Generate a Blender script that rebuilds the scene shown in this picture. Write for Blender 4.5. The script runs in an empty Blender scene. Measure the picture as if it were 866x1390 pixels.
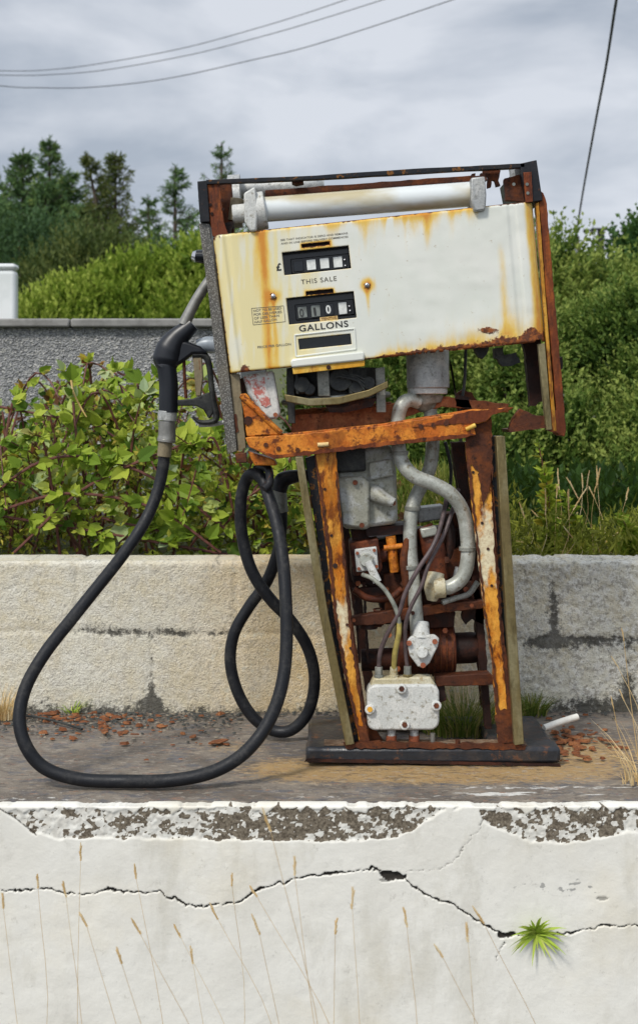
import bpy, bmesh, math, random
import numpy as np
from mathutils import Vector, Matrix
random.seed(7); rng = np.random.default_rng(11)
S = bpy.context.scene; COL = S.collection
R = math.radians

# ------------------------------------------------------------ camera, sky, sun, exposure
F, CX, HY, CAMZ, D0 = 1713.0, 433.0, 555.0, 0.84, 3.0
cam = bpy.data.objects.new('camera', bpy.data.cameras.new('camera')); COL.objects.link(cam)
cam.location = (0, -D0, CAMZ); cam.rotation_euler = (R(90), 0, 0)
cam.data.sensor_width = 36; cam.data.lens = F/1390*36; cam.data.shift_y = -(695-HY)/1390
cam.data.clip_start = 0.05; cam.data.clip_end = 2000
cam.data.dof.use_dof = True; cam.data.dof.focus_distance = 3.0; cam.data.dof.aperture_fstop = 6.3
S.camera = cam
SUN_EL, SUN_AZ = R(48), R(215)          # azimuth clockwise from +Y
sd = Vector((math.cos(SUN_EL)*math.sin(SUN_AZ), math.cos(SUN_EL)*math.cos(SUN_AZ), math.sin(SUN_EL)))
W = bpy.data.worlds.new('World'); S.world = W; W.use_nodes = True
nt = W.node_tree; nt.nodes.clear()
def n_(t, **k):
    x = nt.nodes.new(t)
    for a, b in k.items(): setattr(x, a, b)
    return x
out = n_('ShaderNodeOutputWorld'); bg = n_('ShaderNodeBackground'); bg.inputs[1].default_value = 0.1
sky = n_('ShaderNodeTexSky', sky_type='NISHITA'); sky.sun_disc = False; sky.sun_elevation = SUN_EL; sky.sun_rotation = SUN_AZ
tc = n_('ShaderNodeTexCoord'); mp = n_('ShaderNodeMapping'); mp.inputs['Scale'].default_value = (2.6, 2.6, 7.0)
mp.inputs['Rotation'].default_value = (R(3), R(-4), 0)
nz = n_('ShaderNodeTexNoise'); nz.inputs['Scale'].default_value = 1.9; nz.inputs['Detail'].default_value = 7; nz.inputs['Roughness'].default_value = 0.5
nz.inputs['Distortion'].default_value = 0.2
cr = n_('ShaderNodeValToRGB'); cr.color_ramp.elements[0].position = 0.40; cr.color_ramp.elements[1].position = 0.62
cr.color_ramp.elements[0].color = (3.7, 4.15, 4.85, 1); cr.color_ramp.elements[1].color = (6.3, 6.6, 7.15, 1)
dt = n_('ShaderNodeVectorMath', operation='DOT_PRODUCT'); dt.inputs[1].default_value = sd
mr = n_('ShaderNodeMapRange'); mr.inputs[1].default_value = 0.0; mr.inputs[2].default_value = 1.0; mr.inputs[3].default_value = 1.0; mr.inputs[4].default_value = 1.7
mul = n_('ShaderNodeVectorMath', operation='SCALE')
mx = n_('ShaderNodeMix', data_type='RGBA'); mx.inputs[0].default_value = 0.93
L = nt.links.new
L(tc.outputs['Generated'], mp.inputs[0]); L(mp.outputs[0], nz.inputs[0]); L(nz.outputs[0], cr.inputs[0])
L(tc.outputs['Generated'], dt.inputs[0]); L(dt.outputs['Value'], mr.inputs[0])
L(cr.outputs[0], mul.inputs[0]); L(mr.outputs[0], mul.inputs['Scale'])
L(sky.outputs[0], mx.inputs[6]); L(mul.outputs[0], mx.inputs[7]); L(mx.outputs[2], bg.inputs[0]); L(bg.outputs[0], out.inputs[0])
sl = bpy.data.lights.new('sun', 'SUN'); sl.energy = 2.3; sl.angle = R(10); sl.color = (1, 0.95, 0.87)
sun = bpy.data.objects.new('sun', sl); COL.objects.link(sun); sun.rotation_euler = sd.to_track_quat('Z', 'Y').to_euler()
sun.location = (-4, -5, 6)
vs = S.view_settings; vs.view_transform = 'Standard'; vs.look = 'None'; vs.exposure = 0.2; vs.gamma = 1; vs.use_curve_mapping = False
S.render.engine = 'CYCLES'; S.render.resolution_x = 637; S.render.resolution_y = 1024

# ------------------------------------------------------------ helpers
def P(px, py, Y=0.0):
    d = Y + D0
    return Vector(((px-CX)/F*d, Y, CAMZ-(py-HY)/F*d))
def rp(r, Y=0.0): return r/F*(Y+D0)
def floorP(px, py, z=0.0):
    d = (CAMZ-z)*F/(py-HY); return P(px, py, d-D0)
ORG = {}
def hsh(ix, iy, s):
    a = (ix.astype(np.int64)*374761393 + iy.astype(np.int64)*668265263 + s*974634777) & 0x7fffffff
    a = ((a ^ (a >> 13))*1274126177) & 0x7fffffff
    return ((a ^ (a >> 16)) & 0xffff)/65535.0
def vn(x, y, s=0):
    x = np.asarray(x, float); y = np.asarray(y, float)
    ix = np.floor(x); iy = np.floor(y); fx = x-ix; fy = y-iy
    fx = fx*fx*(3-2*fx); fy = fy*fy*(3-2*fy)
    a = hsh(ix, iy, s); b = hsh(ix+1, iy, s); c = hsh(ix, iy+1, s); d = hsh(ix+1, iy+1, s)
    return (a*(1-fx)+b*fx)*(1-fy)+(c*(1-fx)+d*fx)*fy
def fbm(x, y, o=4, s=0):
    t = 0; a = .5; n = 0
    for k in range(o):
        t = t+a*vn(x*2**k, y*2**k, s+k*17); n += a; a *= .5
    return t/n
def sst(a, b, x):
    t = np.clip((x-a)/(b-a), 0, 1); return t*t*(3-2*t)

def props(o, label=None, cat=None, group=None, kind=None):
    if label: o['label'] = label
    if cat: o['category'] = cat
    if group: o['group'] = group
    if kind: o['kind'] = kind
    return o
def thing(name, label, cat, loc, group=None):
    o = bpy.data.objects.new(name, None); COL.objects.link(o); o.location = loc; o.empty_display_size = .1
    ORG[o.name] = Vector(loc); return props(o, label, cat, group)
def link_mesh(name, me, mat, parent=None, org=None):
    if mat is not None: me.materials.append(mat)
    o = bpy.data.objects.new(name, me); COL.objects.link(o)
    if parent is not None:
        o.parent = parent; og = ORG[parent.name]
    else:
        og = Vector(org) if org is not None else Vector((0, 0, 0)); o.location = og
    ORG[o.name] = og
    if og.length > 0: me.transform(Matrix.Translation(-og))
    return o
def fast(name, V, Fa, mat, parent=None, org=None, attrs=None, smooth=False):
    V = np.asarray(V, np.float32); Fa = np.asarray(Fa, np.int32); k = Fa.shape[1]
    me = bpy.data.meshes.new(name)
    me.vertices.add(len(V)); me.vertices.foreach_set('co', V.ravel())
    me.loops.add(Fa.size); me.loops.foreach_set('vertex_index', Fa.ravel())
    me.polygons.add(len(Fa)); me.polygons.foreach_set('loop_start', np.arange(0, Fa.size, k, dtype=np.int32))
    me.polygons.foreach_set('loop_total', np.full(len(Fa), k, np.int32))
    me.polygons.foreach_set('use_smooth', np.full(len(Fa), smooth))
    me.update(calc_edges=True)
    for nm, (dom, arr) in (attrs or {}).items():
        a = me.attributes.new(nm, 'FLOAT', dom); a.data.foreach_set('value', np.asarray(arr, np.float32).ravel())
    return link_mesh(name, me, mat, parent, org)
def catmull(pts, n=6):
    pts = [Vector(p) for p in pts]
    if len(pts) < 3: return pts
    q = [2*pts[0]-pts[1]]+pts+[2*pts[-1]-pts[-2]]; o = []
    for i in range(1, len(q)-2):
        a, b, c, d = q[i-1:i+3]
        for k in range(n):
            t = k/n
            o.append(.5*((2*b)+(-a+c)*t+(2*a-5*b+4*c-d)*t*t+(-a+3*b-3*c+d)*t**3))
    o.append(pts[-1]); return o
class MB:
    def __init__(s): s.v = []; s.f = []
    def prism(s, poly, Y0, Y1, rag=0, step=5):
        if rag:
            q = []
            for i, a in enumerate(poly):
                b = poly[(i+1) % len(poly)]; l = math.dist(a[:2], b[:2]); m = max(1, int(l/step))
                for k in range(m):
                    t = k/m; j = rag if k else rag*.3
                    q.append((a[0]+(b[0]-a[0])*t+random.uniform(-j, j), a[1]+(b[1]-a[1])*t+random.uniform(-j, j)))
            poly = q
        fr = [P(x, y, Y0) for x, y in poly]; n = len(fr); i0 = len(s.v)
        s.v += fr+[Vector((p.x, Y1, p.z)) for p in fr]
        s.f.append(list(range(i0, i0+n))); s.f.append(list(range(i0+2*n-1, i0+n-1, -1)))
        for i in range(n):
            j = (i+1) % n; s.f.append([i0+j, i0+i, i0+n+i, i0+n+j])
        return s
    def box(s, x0, x1, y0, y1, z0, z1):
        i = len(s.v); s.v += [Vector((x, y, z)) for z in (z0, z1) for y in (y0, y1) for x in (x0, x1)]
        for f in ((0, 2, 3, 1), (4, 5, 7, 6), (0, 1, 5, 4), (2, 6, 7, 3), (0, 4, 6, 2), (1, 3, 7, 5)): s.f.append([i+k for k in f])
        return s
    def tube(s, pts, r, seg=14, n=6, flat=1.0):
        """pts world vectors or (px,py,Y); r a number or list (metres)"""
        pts = [P(*p) if isinstance(p, tuple) else Vector(p) for p in pts]
        m0 = len(pts); c = catmull(pts, n) if m0 > 2 else pts
        m = len(c)
        rs = [np.interp(i/(m-1)*(m0-1), range(m0), r) for i in range(m)] if isinstance(r, (list, tuple)) else [r]*m
        up = None; i0 = len(s.v)
        for i, p in enumerate(c):
            t = (c[min(i+1, m-1)]-c[max(i-1, 0)]).normalized()
            if up is None:
                up = Vector((0, 1, 0)) if abs(t.y) < .9 else Vector((0, 0, 1))
            up = (up-t*up.dot(t)).normalized(); sd_ = t.cross(up)
            for k in range(seg):
                a = 2*math.pi*k/seg; s.v.append(p+(sd_*math.cos(a)+up*math.sin(a)*flat)*rs[i])
        for i in range(m-1):
            for k in range(seg):
                k2 = (k+1) % seg; a = i0+i*seg
                s.f.append([a+k, a+k2, a+seg+k2, a+seg+k])
        s.f.append(list(range(i0+seg-1, i0-1, -1))); s.f.append(list(range(i0+(m-1)*seg, i0+m*seg)))
        return s
    def cyl(s, a, b, r, r2=None, seg=20):
        return s.tube([a, b], [r, r if r2 is None else r2], seg)
    def ball(s, c, r, sc=(1, 1, 1), seg=12):
        c = P(*c) if isinstance(c, tuple) else Vector(c); i0 = len(s.v); h = seg//2
        for i in range(1, h):
            for k in range(seg):
                a = math.pi*i/h; b = 2*math.pi*k/seg
                s.v.append(c+Vector((math.sin(a)*math.cos(b)*sc[0], math.sin(a)*math.sin(b)*sc[1], math.cos(a)*sc[2]))*r)
        for i in range(h-2):
            for k in range(seg): s.f.append([i0+i*seg+k, i0+(i+1)*seg+k, i0+(i+1)*seg+(k+1) % seg, i0+i*seg+(k+1) % seg])
        s.f.append([i0+k for k in range(seg)]); s.f.append([i0+(h-2)*seg+k for k in range(seg)][::-1]); return s
    def build(s, name, mat, parent=None, bevel=0, org=None, angle=38):
        me = bpy.data.meshes.new(name); me.from_pydata([tuple(v) for v in s.v], [], s.f); me.validate()
        bm = bmesh.new(); bm.from_mesh(me); bmesh.ops.recalc_face_normals(bm, faces=bm.faces); bm.to_mesh(me); bm.free()
        me.polygons.foreach_set('use_smooth', [True]*len(me.polygons)); me.set_sharp_from_angle(angle=R(angle))
        o = link_mesh(name, me, mat, parent, org)
        if bevel:
            b = o.modifiers.new('bevel', 'BEVEL'); b.width = bevel; b.segments = 2; b.limit_method = 'ANGLE'; b.angle_limit = R(40)
        return o

# ------------------------------------------------------------ materials
class NB:
    def __init__(s, name):
        s.m = bpy.data.materials.new(name); s.m.use_nodes = True; s.t = s.m.node_tree
        s.b = s.t.nodes['Principled BSDF']; s.o = s.t.nodes['Material Output']
        s.tc = s.n('ShaderNodeTexCoord'); s.co = s.tc.outputs['Object']
    def n(s, t, **k):
        x = s.t.nodes.new(t)
        for a, b in k.items(): setattr(x, a, b)
        return x
    def l(s, a, b): s.t.links.new(a, b)
    def noise(s, scale, detail=5, rough=.6, stretch=None, off=0, dist=0):
        x = s.n('ShaderNodeTexNoise'); x.inputs['Scale'].default_value = scale; x.inputs['Detail'].default_value = detail
        x.inputs['Roughness'].default_value = rough; x.inputs['Distortion'].default_value = dist
        m = s.n('ShaderNodeMapping'); m.inputs['Location'].default_value = (off, off*.7, off*1.3)
        if stretch: m.inputs['Scale'].default_value = stretch
        s.l(s.co, m.inputs[0]); s.l(m.outputs[0], x.inputs[0]); return x.outputs[0]
    def step(s, v, a, b, lo=0, hi=1):
        x = s.n('ShaderNodeMapRange'); x.interpolation_type = 'SMOOTHSTEP'
        for i, q in enumerate((a, b, lo, hi)): x.inputs[i+1].default_value = q
        s.l(v, x.inputs[0]); return x.outputs[0]
    def mix(s, f, a, b):
        x = s.n('ShaderNodeMix', data_type='RGBA')
        for i, q in ((0, f), (6, a), (7, b)):
            if isinstance(q, (int, float)): x.inputs[i].default_value = q
            elif isinstance(q, tuple): x.inputs[i].default_value = (*q, 1)
            else: s.l(q, x.inputs[i])
        return x.outputs[2]
    def math(s, op, a, b=0.0):
        x = s.n('ShaderNodeMath', operation=op)
        for i, q in enumerate((a, b)):
            if isinstance(q, (int, float)): x.inputs[i].default_value = q
            else: s.l(q, x.inputs[i])
        return x.outputs[0]
    def attr(s, nm):
        x = s.n('ShaderNodeAttribute'); x.attribute_name = nm; return x.outputs['Fac']
    def ramp(s, v, stops):
        x = s.n('ShaderNodeValToRGB'); e = x.color_ramp.elements
        while len(e) < len(stops): e.new(.5)
        for i, (p, c) in enumerate(stops): e[i].position = p; e[i].color = (*c, 1)
        s.l(v, x.inputs[0]); return x.outputs[0]
    def fin(s, col, rough=.6, metal=0.0, bump=None, bs=.5, bd=.002, spec=None):
        for nm, q in (('Base Color', col), ('Roughness', rough), ('Metallic', metal)):
            if isinstance(q, (int, float)): s.b.inputs[nm].default_value = q
            elif isinstance(q, tuple): s.b.inputs[nm].default_value = (*q, 1)
            else: s.l(q, s.b.inputs[nm])
        if spec is not None: s.b.inputs['Specular IOR Level'].default_value = spec
        if bump is not None:
            x = s.n('ShaderNodeBump'); x.inputs['Strength'].default_value = bs; x.inputs['Distance'].default_value = bd
            s.l(bump, x.inputs['Height']); s.l(x.outputs[0], s.b.inputs['Normal'])
        return s.m
def rusty(name, a, b, c, sc=18, rough=.75, amt=(.45, .62), dark=(.5, .7), bd=.002, metal=0.0, under=None, streak=None, hi=0.0, spec=.28):
    """a base, b second tone, c dark crust; optional remaining paint 'under'"""
    q = NB(name); n1 = q.noise(sc, 6, .65, stretch=streak); n2 = q.noise(sc*2.7, 6, .7, off=3, stretch=streak); n3 = q.noise(sc*9, 3, .6, off=9)
    col = q.mix(q.step(n1, *amt), a, b); col = q.mix(q.step(n2, *dark), col, c)
    if under:
        col = q.mix(q.step(q.noise(sc*.6, 6, .6, off=21, stretch=streak), under[1], under[1]+.06), col, under[0])
    n4 = q.noise(sc*.8, 7, .75, off=31, stretch=streak, dist=.6); n5 = q.noise(sc*5, 5, .7, off=41)
    col = q.mix(q.math('MULTIPLY', q.step(n4, .48, .62), .75*hi), col, tuple(x*.38 for x in a))
    col = q.mix(q.math('MULTIPLY', q.step(n5, .56, .68), .55*hi), col, c)
    col = q.mix(q.math('MULTIPLY', q.step(n3, .35, .7), .35), col, tuple(x*.45 for x in a))
    h = q.math('ADD', n2, q.math('MULTIPLY', n3, .5))
    return q.fin(col, q.step(n1, .3, .7, rough-.15, rough+.1), metal, h, .7, bd, spec=spec)
M = {}
M['rust_orange'] = rusty('rust_orange', (.52, .135, .015), (.72, .26, .03), (.10, .024, .008), 17, .5, (.4, .6), (.50, .62), hi=.9)
M['rust_leg'] = rusty('rust_leg', (.60, .19, .016), (.82, .40, .06), (.14, .032, .008), 16, .38, (.4, .58), (.50, .62), streak=(1, 1, .4), under=((.76, .68, .46), .545), hi=.7)
M['rust_brown'] = rusty('rust_brown', (.085, .026, .011), (.16, .045, .012), (.022, .010, .007), 20, .7, hi=.5)
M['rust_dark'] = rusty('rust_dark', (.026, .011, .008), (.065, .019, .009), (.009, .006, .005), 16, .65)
M['rust_red'] = rusty('rust_red', (.095, .024, .010), (.17, .045, .014), (.02, .009, .006), 22, .65, hi=.6)
M['rust_strip'] = rusty('rust_strip', (.15, .034, .009), (.36, .095, .016), (.04, .013, .007), 20, .6, streak=(1, 1, .3), hi=.7)
M['black_paint'] = rusty('black_paint', (.012, .013, .016), (.02, .02, .024), (.10, .035, .015), 14, .45, dark=(.60, .66), bd=.001)
M['black_flaked'] = rusty('black_flaked', (.012, .014, .018), (.022, .02, .02), (.22, .09, .015), 22, .5, dark=(.55, .62), bd=.001)
M['amber'] = rusty('amber', (.68, .34, .03), (.76, .50, .10), (.30, .08, .01), 12, .4, dark=(.56, .68), streak=(1, 1, .2))
M['olive'] = rusty('olive', (.20, .155, .065), (.27, .235, .13), (.09, .07, .03), 14, .45, streak=(1, 1, .2), bd=.0005, metal=.35)
M['tan'] = rusty('tan', (.22, .18, .11), (.30, .25, .16), (.2, .07, .02), 14, .55, dark=(.6, .68), streak=(1, 1, .3), bd=.0008)
M['alu'] = rusty('alu', (.42, .43, .42), (.55, .55, .52), (.22, .22, .2), 26, .5, metal=.35, bd=.0012)
M['rust_bright'] = rusty('rust_bright', (.34, .095, .03), (.46, .17, .07), (.09, .028, .012), 20, .6, hi=.6)
M['meter'] = rusty('meter_metal', (.35, .345, .28), (.47, .48, .46), (.17, .165, .13), 24, .5, metal=.15, dark=(.53, .66), bd=.002, hi=.3)
M['cast'] = rusty('cast', (.24, .245, .215), (.33, .33, .29), (.13, .13, .11), 22, .55, metal=.25, bd=.0015)
M['pipe'] = rusty('pipe', (.40, .41, .36), (.52, .53, .48), (.22, .19, .13), 22, .42, metal=.2, dark=(.53, .68), hi=.15, bd=.0008)
M['lightcast'] = rusty('lightcast', (.60, .61, .58), (.68, .68, .64), (.30, .28, .22), 30, .5, dark=(.54, .66), hi=.12, bd=.0015)
M['yellowcast'] = rusty('yellowcast', (.50, .44, .28), (.6, .56, .42), (.3, .2, .08), 22, .5, bd=.001)
M['whitebox'] = rusty('whitebox', (.62, .61, .57), (.70, .69, .64), (.45, .15, .12), 16, .5, dark=(.56, .60), bd=.0008)
M['copper'] = rusty('copper', (.26, .075, .035), (.34, .11, .05), (.14, .05, .03), 22, .6, bd=.0008)
M['dgrey'] = rusty('dgrey', (.028, .030, .030), (.06, .062, .056), (.012, .012, .012), 24, .6, bd=.001)
M['tab'] = rusty('tab', (.72, .5, .18), (.8, .6, .3), (.5, .25, .05), 30, .5, bd=.0004)
M['amber_rust'] = rusty('amber_rust', (.50, .22, .02), (.62, .34, .05), (.13, .035, .01), 12, .45, dark=(.5, .6), streak=(1, 1, .2), hi=.8)
def knurl():
    q = NB('knurled_metal'); m1 = q.n('ShaderNodeTexVoronoi'); m1.inputs['Scale'].default_value = 240
    q.l(q.co, m1.inputs[0]); n = q.noise(60, 4); n2 = q.noise(9, 3, off=4)
    col = q.mix(q.step(m1.outputs['Distance'], .15, .55), (.30, .29, .26), (.10, .095, .085))
    col = q.mix(q.math('MULTIPLY', q.step(n2, .4, .7), .5), col, (.2, .17, .12))
    return q.fin(col, .45, .4, m1.outputs['Distance'], .6, .001)
M['knurl'] = knurl()
def rubber():
    q = NB('hose_rubber'); n = q.noise(22, 5, .6); n2 = q.noise(260, 2)
    geo = q.n('ShaderNodeNewGeometry')
    col = q.mix(q.math('MULTIPLY', q.step(q.math('ADD', q.math('MULTIPLY', n, .6), q.math('MULTIPLY', q.noise(120, 4, .8, off=7), .4)), .48, .66), .6), (.007, .008, .011), (.05, .049, .046))
    return q.fin(col, q.step(n, .3, .7, .42, .7), 0, q.math('ADD', n2, q.math('MULTIPLY', n, 2.0)), .5, .001, spec=.35)
M['rubber'] = rubber()
def simple(name, c, rough=.5, metal=0.0, var=.25, sc=30):
    q = NB(name); n = q.noise(sc, 5, .6)
    return q.fin(q.mix(q.step(n, .35, .7), c, tuple(x*(1-var) for x in c)), rough, metal, n, .3, .0006)
M['ink'] = simple('ink', (.03, .03, .03), .6); M['ink_faint'] = simple('ink_faint', (.17, .155, .12), .6)
M['ink_brown'] = simple('ink_brown', (.32, .17, .05), .6)
M['window_dark'] = simple('window_dark', (.005, .007, .010), .16, 0, .3); M['mask'] = simple('mask', (.010, .011, .013), .3)
M['drum'] = simple('drum_white', (.82, .84, .8), .4, 0, .25, 60); M['drum_grey'] = simple('drum_grey', (.22, .24, .22), .4, 0, .4, 60)
M['chrome'] = simple('chrome', (.6, .6, .62), .2, .9); M['grip'] = simple('grip_plastic', (.006, .008, .013), .38, 0, .3, 12)
M['boot'] = simple('boot_grey', (.36, .41, .46), .4, .1, .3); M['steel'] = simple('steel', (.33, .32, .29), .35, .6, .35, 40)
M['white_plastic'] = simple('white_plastic', (.75, .73, .66), .4, 0, .2)
M['tubewhite'] = None
def lamp():
    q = NB('lamp_glass'); n = q.noise(10, 4, .5, stretch=(.4, 1, 1)); sep = q.n('ShaderNodeSeparateXYZ'); q.l(q.co, sep.inputs[0])
    col = q.mix(q.step(n, .42, .62), (.72, .76, .76), (.52, .46, .30))
    return q.fin(col, .22, 0)
M['tubewhite'] = lamp()
def hosecol(name, c): return simple(name, c, .5, 0, .5, 40)
M['line_purple'] = hosecol('line_purple', (.12, .085, .085)); M['line_grey'] = hosecol('line_grey', (.30, .31, .26)); M['line_yellow'] = hosecol('line_yellow', (.45, .36, .10))

def leafmat(name, stops, rough=.5, trans=.28, var=.5):
    q = NB(name); a = q.attr('rnd'); col = q.ramp(a, stops)
    q.fin(col, rough, spec=.12)
    tr = q.n('ShaderNodeBsdfTranslucent'); q.l(q.mix(.35, col, (.20, .32, .03)), tr.inputs[0])
    ms = q.n('ShaderNodeMixShader'); ms.inputs[0].default_value = trans
    q.l(q.b.outputs[0], ms.inputs[1]); q.l(tr.outputs[0], ms.inputs[2]); q.l(ms.outputs[0], q.o.inputs[0])
    return q.m
M['bramble'] = leafmat('bramble_leaf', [(0, (.03, .075, .014)), (.25, (.10, .18, .024)), (.5, (.24, .34, .035)), (.74, (.44, .50, .07)), (.86, (.38, .48, .28)), (.93, (.42, .34, .04)), (.97, (.24, .08, .03)), (1, (.14, .06, .03))])
M['undergrowth'] = leafmat('undergrowth_leaf', [(0, (.045, .035, .014)), (.3, (.11, .12, .022)), (.65, (.34, .36, .05)), (.85, (.50, .38, .07)), (1, (.22, .11, .04))])
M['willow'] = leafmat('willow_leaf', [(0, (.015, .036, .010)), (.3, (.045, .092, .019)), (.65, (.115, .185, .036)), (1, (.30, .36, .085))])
M['bright'] = leafmat('bright_leaf', [(0, (.045, .09, .016)), (.4, (.11, .19, .024)), (.75, (.23, .32, .04)), (1, (.40, .47, .09))])
M['dark_tree'] = leafmat('dark_tree_leaf', [(0, (.014, .040, .016)), (.5, (.040, .095, .030)), (1, (.11, .20, .05))])
M['needle'] = leafmat('needle', [(0, (.028, .062, .032)), (.5, (.078, .145, .060)), (.85, (.15, .24, .075)), (1, (.26, .30, .08))], trans=.15)
M['needle_olive'] = leafmat('needle_olive', [(0, (.035, .06, .022)), (.5, (.085, .12, .035)), (1, (.20, .21, .06))], trans=.15)
M['grass'] = leafmat('grass_blade', [(0, (.05, .08, .015)), (.5, (.12, .17, .03)), (.8, (.22, .24, .05)), (1, (.40, .32, .13))])
M['straw'] = leafmat('straw', [(0, (.62, .42, .18)), (.5, (.78, .56, .28)), (1, (.85, .70, .44))], trans=.3)
M['fresh'] = leafmat('fresh_blade', [(0, (.20, .30, .04)), (.6, (.42, .56, .07)), (1, (.65, .70, .18))])
M['bark'] = simple('bark', (.085, .06, .045), .85, 0, .5, 25); M['cane'] = simple('cane', (.16, .055, .04), .6, 0, .5, 60)

# ------------------------------------------------------------ setting: ground sheets
def groundmat(name, a, b, sc=3):
    q = NB(name); n = q.noise(sc, 8, .65); n2 = q.noise(sc*14, 4, .6, off=5)
    return q.fin(q.mix(q.step(q.math('ADD', n, q.math('MULTIPLY', q.math('SUBTRACT', n2, .5), .5)), .35, .65), a, b), .9, 0, n2, .5, .01)
def sheet(name, x0, x1, y0, y1, nx, ny, zf, mat):
    X, Y = np.meshgrid(np.linspace(x0, x1, nx), np.linspace(y0, y1, ny)); Z = zf(X, Y)
    V = np.stack([X, Y, Z], -1).reshape(-1, 3); i = np.arange(nx*ny).reshape(ny, nx)
    Fa = np.stack([i[:-1, :-1], i[:-1, 1:], i[1:, 1:], i[1:, :-1]], -1).reshape(-1, 4)
    o = fast(name, V, Fa, mat, smooth=True); return o
GB = .37
props(sheet('forecourt', -300, 300, -300, -.33, 60, 60, lambda X, Y: -.62+0*X, groundmat('asphalt', (.045, .045, .043), (.075, .07, .062), 4)), kind='structure')
def gz(X, Y): return np.where(Y < .7, GB-.02, GB+.02*fbm(X*3, Y*3, 3, 4))+.0*X+sst(40, 300, Y)*25*fbm(X/120+3, Y/120, 3, 8)
props(sheet('ground', -400, 400, .64, 700, 120, 260, gz, groundmat('soil_grass', (.035, .05, .015), (.10, .10, .035), 2.5)), kind='structure')

# ------------------------------------------------------------ plinth the pump stands on
YF, YB = -.34, .51
plinth = thing('concrete_plinth', 'raised concrete plinth with a cracked flaking white painted front, under the pump', 'plinth', (0, YF, -.62))
def polydist(X, Y, pts):
    d = np.full(X.shape, 1e9)
    for (x0, y0), (x1, y1) in zip(pts[:-1], pts[1:]):
        dx, dy = x1-x0, y1-y0; t = np.clip(((X-x0)*dx+(Y-y0)*dy)/(dx*dx+dy*dy+1e-9), 0, 1)
        d = np.minimum(d, np.hypot(X-x0-t*dx, Y-y0-t*dy))
    return d
def plaster():
    xs = np.arange(-330, 1200, 1.5); ys = np.concatenate([[1092.5, 1093.5], np.arange(1095, 1400, 1.5), np.arange(1405, 1495, 6)])
    X, Y = np.meshgrid(xs, ys)
    wx = (fbm(X/7, Y/7, 4, 3)-.5)*9; wy = (fbm(X/7, Y/7, 4, 6)-.5)*9
    Xw, Yw = X+wx, Y+wy
    c1 = [(-300, 1225), (-100, 1215), (0, 1210), (30, 1209), (62, 1206), (95, 1213), (115, 1215), (150, 1207), (165, 1211), (215, 1212), (262, 1231), (325, 1226), (350, 1208), (400, 1193), (450, 1186), (505, 1179), (520, 1184), (552, 1189)]
    c2 = [(548, 1192), (575, 1214), (615, 1228), (640, 1245), (680, 1268), (700, 1271), (760, 1268), (815, 1258), (866, 1257), (960, 1262), (1200, 1250)]
    c3 = [(552, 1182), (590, 1181), (615, 1170), (633, 1145), (652, 1125), (654, 1100)]
    c4 = [(0, 1098), (22, 1112), (45, 1130), (50, 1134)]
    c5 = [(682, 1270), (684, 1283), (674, 1296), (676, 1330), (668, 1395)]
    hair = np.minimum(np.minimum(polydist(Xw, Yw, [(215, 1212), (240, 1204), (270, 1202), (285, 1210)]), polydist(Xw, Yw, [(120, 1214), (126, 1240), (118, 1272), (130, 1310)])), np.minimum(polydist(Xw, Yw, [(430, 1186), (436, 1160), (424, 1142)]), polydist(Xw, Yw, [(615, 1228), (600, 1262), (610, 1300), (604, 1345)])))
    d1 = np.minimum(polydist(Xw, Yw, c1), polydist(Xw, Yw, c2)); d3 = polydist(Xw, Yw, c3); d5 = polydist(Xw, Yw, c5); d4 = polydist(X, Y, c4)
    wid = -.5+2.6*fbm(X/26, Y/26, 3, 9)
    crack = np.clip(1-(d1-wid*.5)/1.4, 0, 1)
    crack = np.maximum(crack, np.clip(1-d5/1.5, 0, 1)*.75*sst(1325, 1295, Y)); crack = np.maximum(crack, np.clip(1-d3/1.6, 0, 1)*.62); crack = np.maximum(crack, np.clip(1-d4/2., 0, 1)*.8); crack = np.maximum(crack, np.clip(1-hair/1.3, 0, 1)*.42*sst(.3, .5, fbm(X/12, Y/12, 2, 88)))
    hole = ((Xw-534)/19)**2+((Yw-1189-(Xw-534)*.12)/6)**2; crack = np.maximum(crack, sst(1.25, .8, hole))
    hole2 = ((Xw-688)/13)**2+((Yw-1270)/4)**2; crack = np.maximum(crack, sst(1.3, .8, hole2))
    for a, b in ((523, 1195), (817, 1220)): crack = np.maximum(crack, sst(1.2, .8, ((X-a)/9)**2+((Y-b)/3.)**2)*.55)
    # exposed render band
    lowx = [-330, -60, -20, 0, 22, 45, 80, 200, 300, 470, 500, 540, 570, 590, 610, 648, 656, 690, 720, 760, 800, 866, 1000, 1200]
    lowy = [1135, 1136, 1100, 1097, 1112, 1130, 1138, 1138, 1140, 1142, 1141, 1136, 1122, 1108, 1098, 1097, 1116, 1130, 1141, 1144, 1139, 1128, 1138, 1140]
    low = np.interp(X, lowx, lowy)+(fbm(X/14, Y*0+3, 3, 14)-.5)*7
    lip = 1099+(fbm(X/13, Y*0, 5, 30)-.5)*20
    band = sst(low+1.6, low-1.6, Y)*sst(lip-2, lip+2, Y)
    band[:, 0:0] = 0
    disp = .0028*band*(.3+1.4*fbm(X/5, Y/5, 4, 2))+.007*np.clip(crack, 0, 1)*sst(.3, .9, crack)
    disp = disp-.0045*(fbm(X/80, Y/80, 3, 41)-.5)-.0008*(fbm(X/9, Y/9, 4, 43)-.5)
    disp = disp + .006*sst(1096, 1092.5, Y)
    dirt = band*1.05*sst(.47, .60, .55*fbm(X/15, Y/10, 5, 21)+.45*fbm(X/4.2, Y/3.2, 3, 22)+.10*sst(150, 330, X)*sst(700, 480, X)+(-.02+.05*(X > 650)))
    smud = sst(.42, .8, fbm(X/8, Y/4, 5, 77))*sst(22, 0, np.abs(Y-1205))*sst(75, 40, np.abs(X-755))
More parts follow.
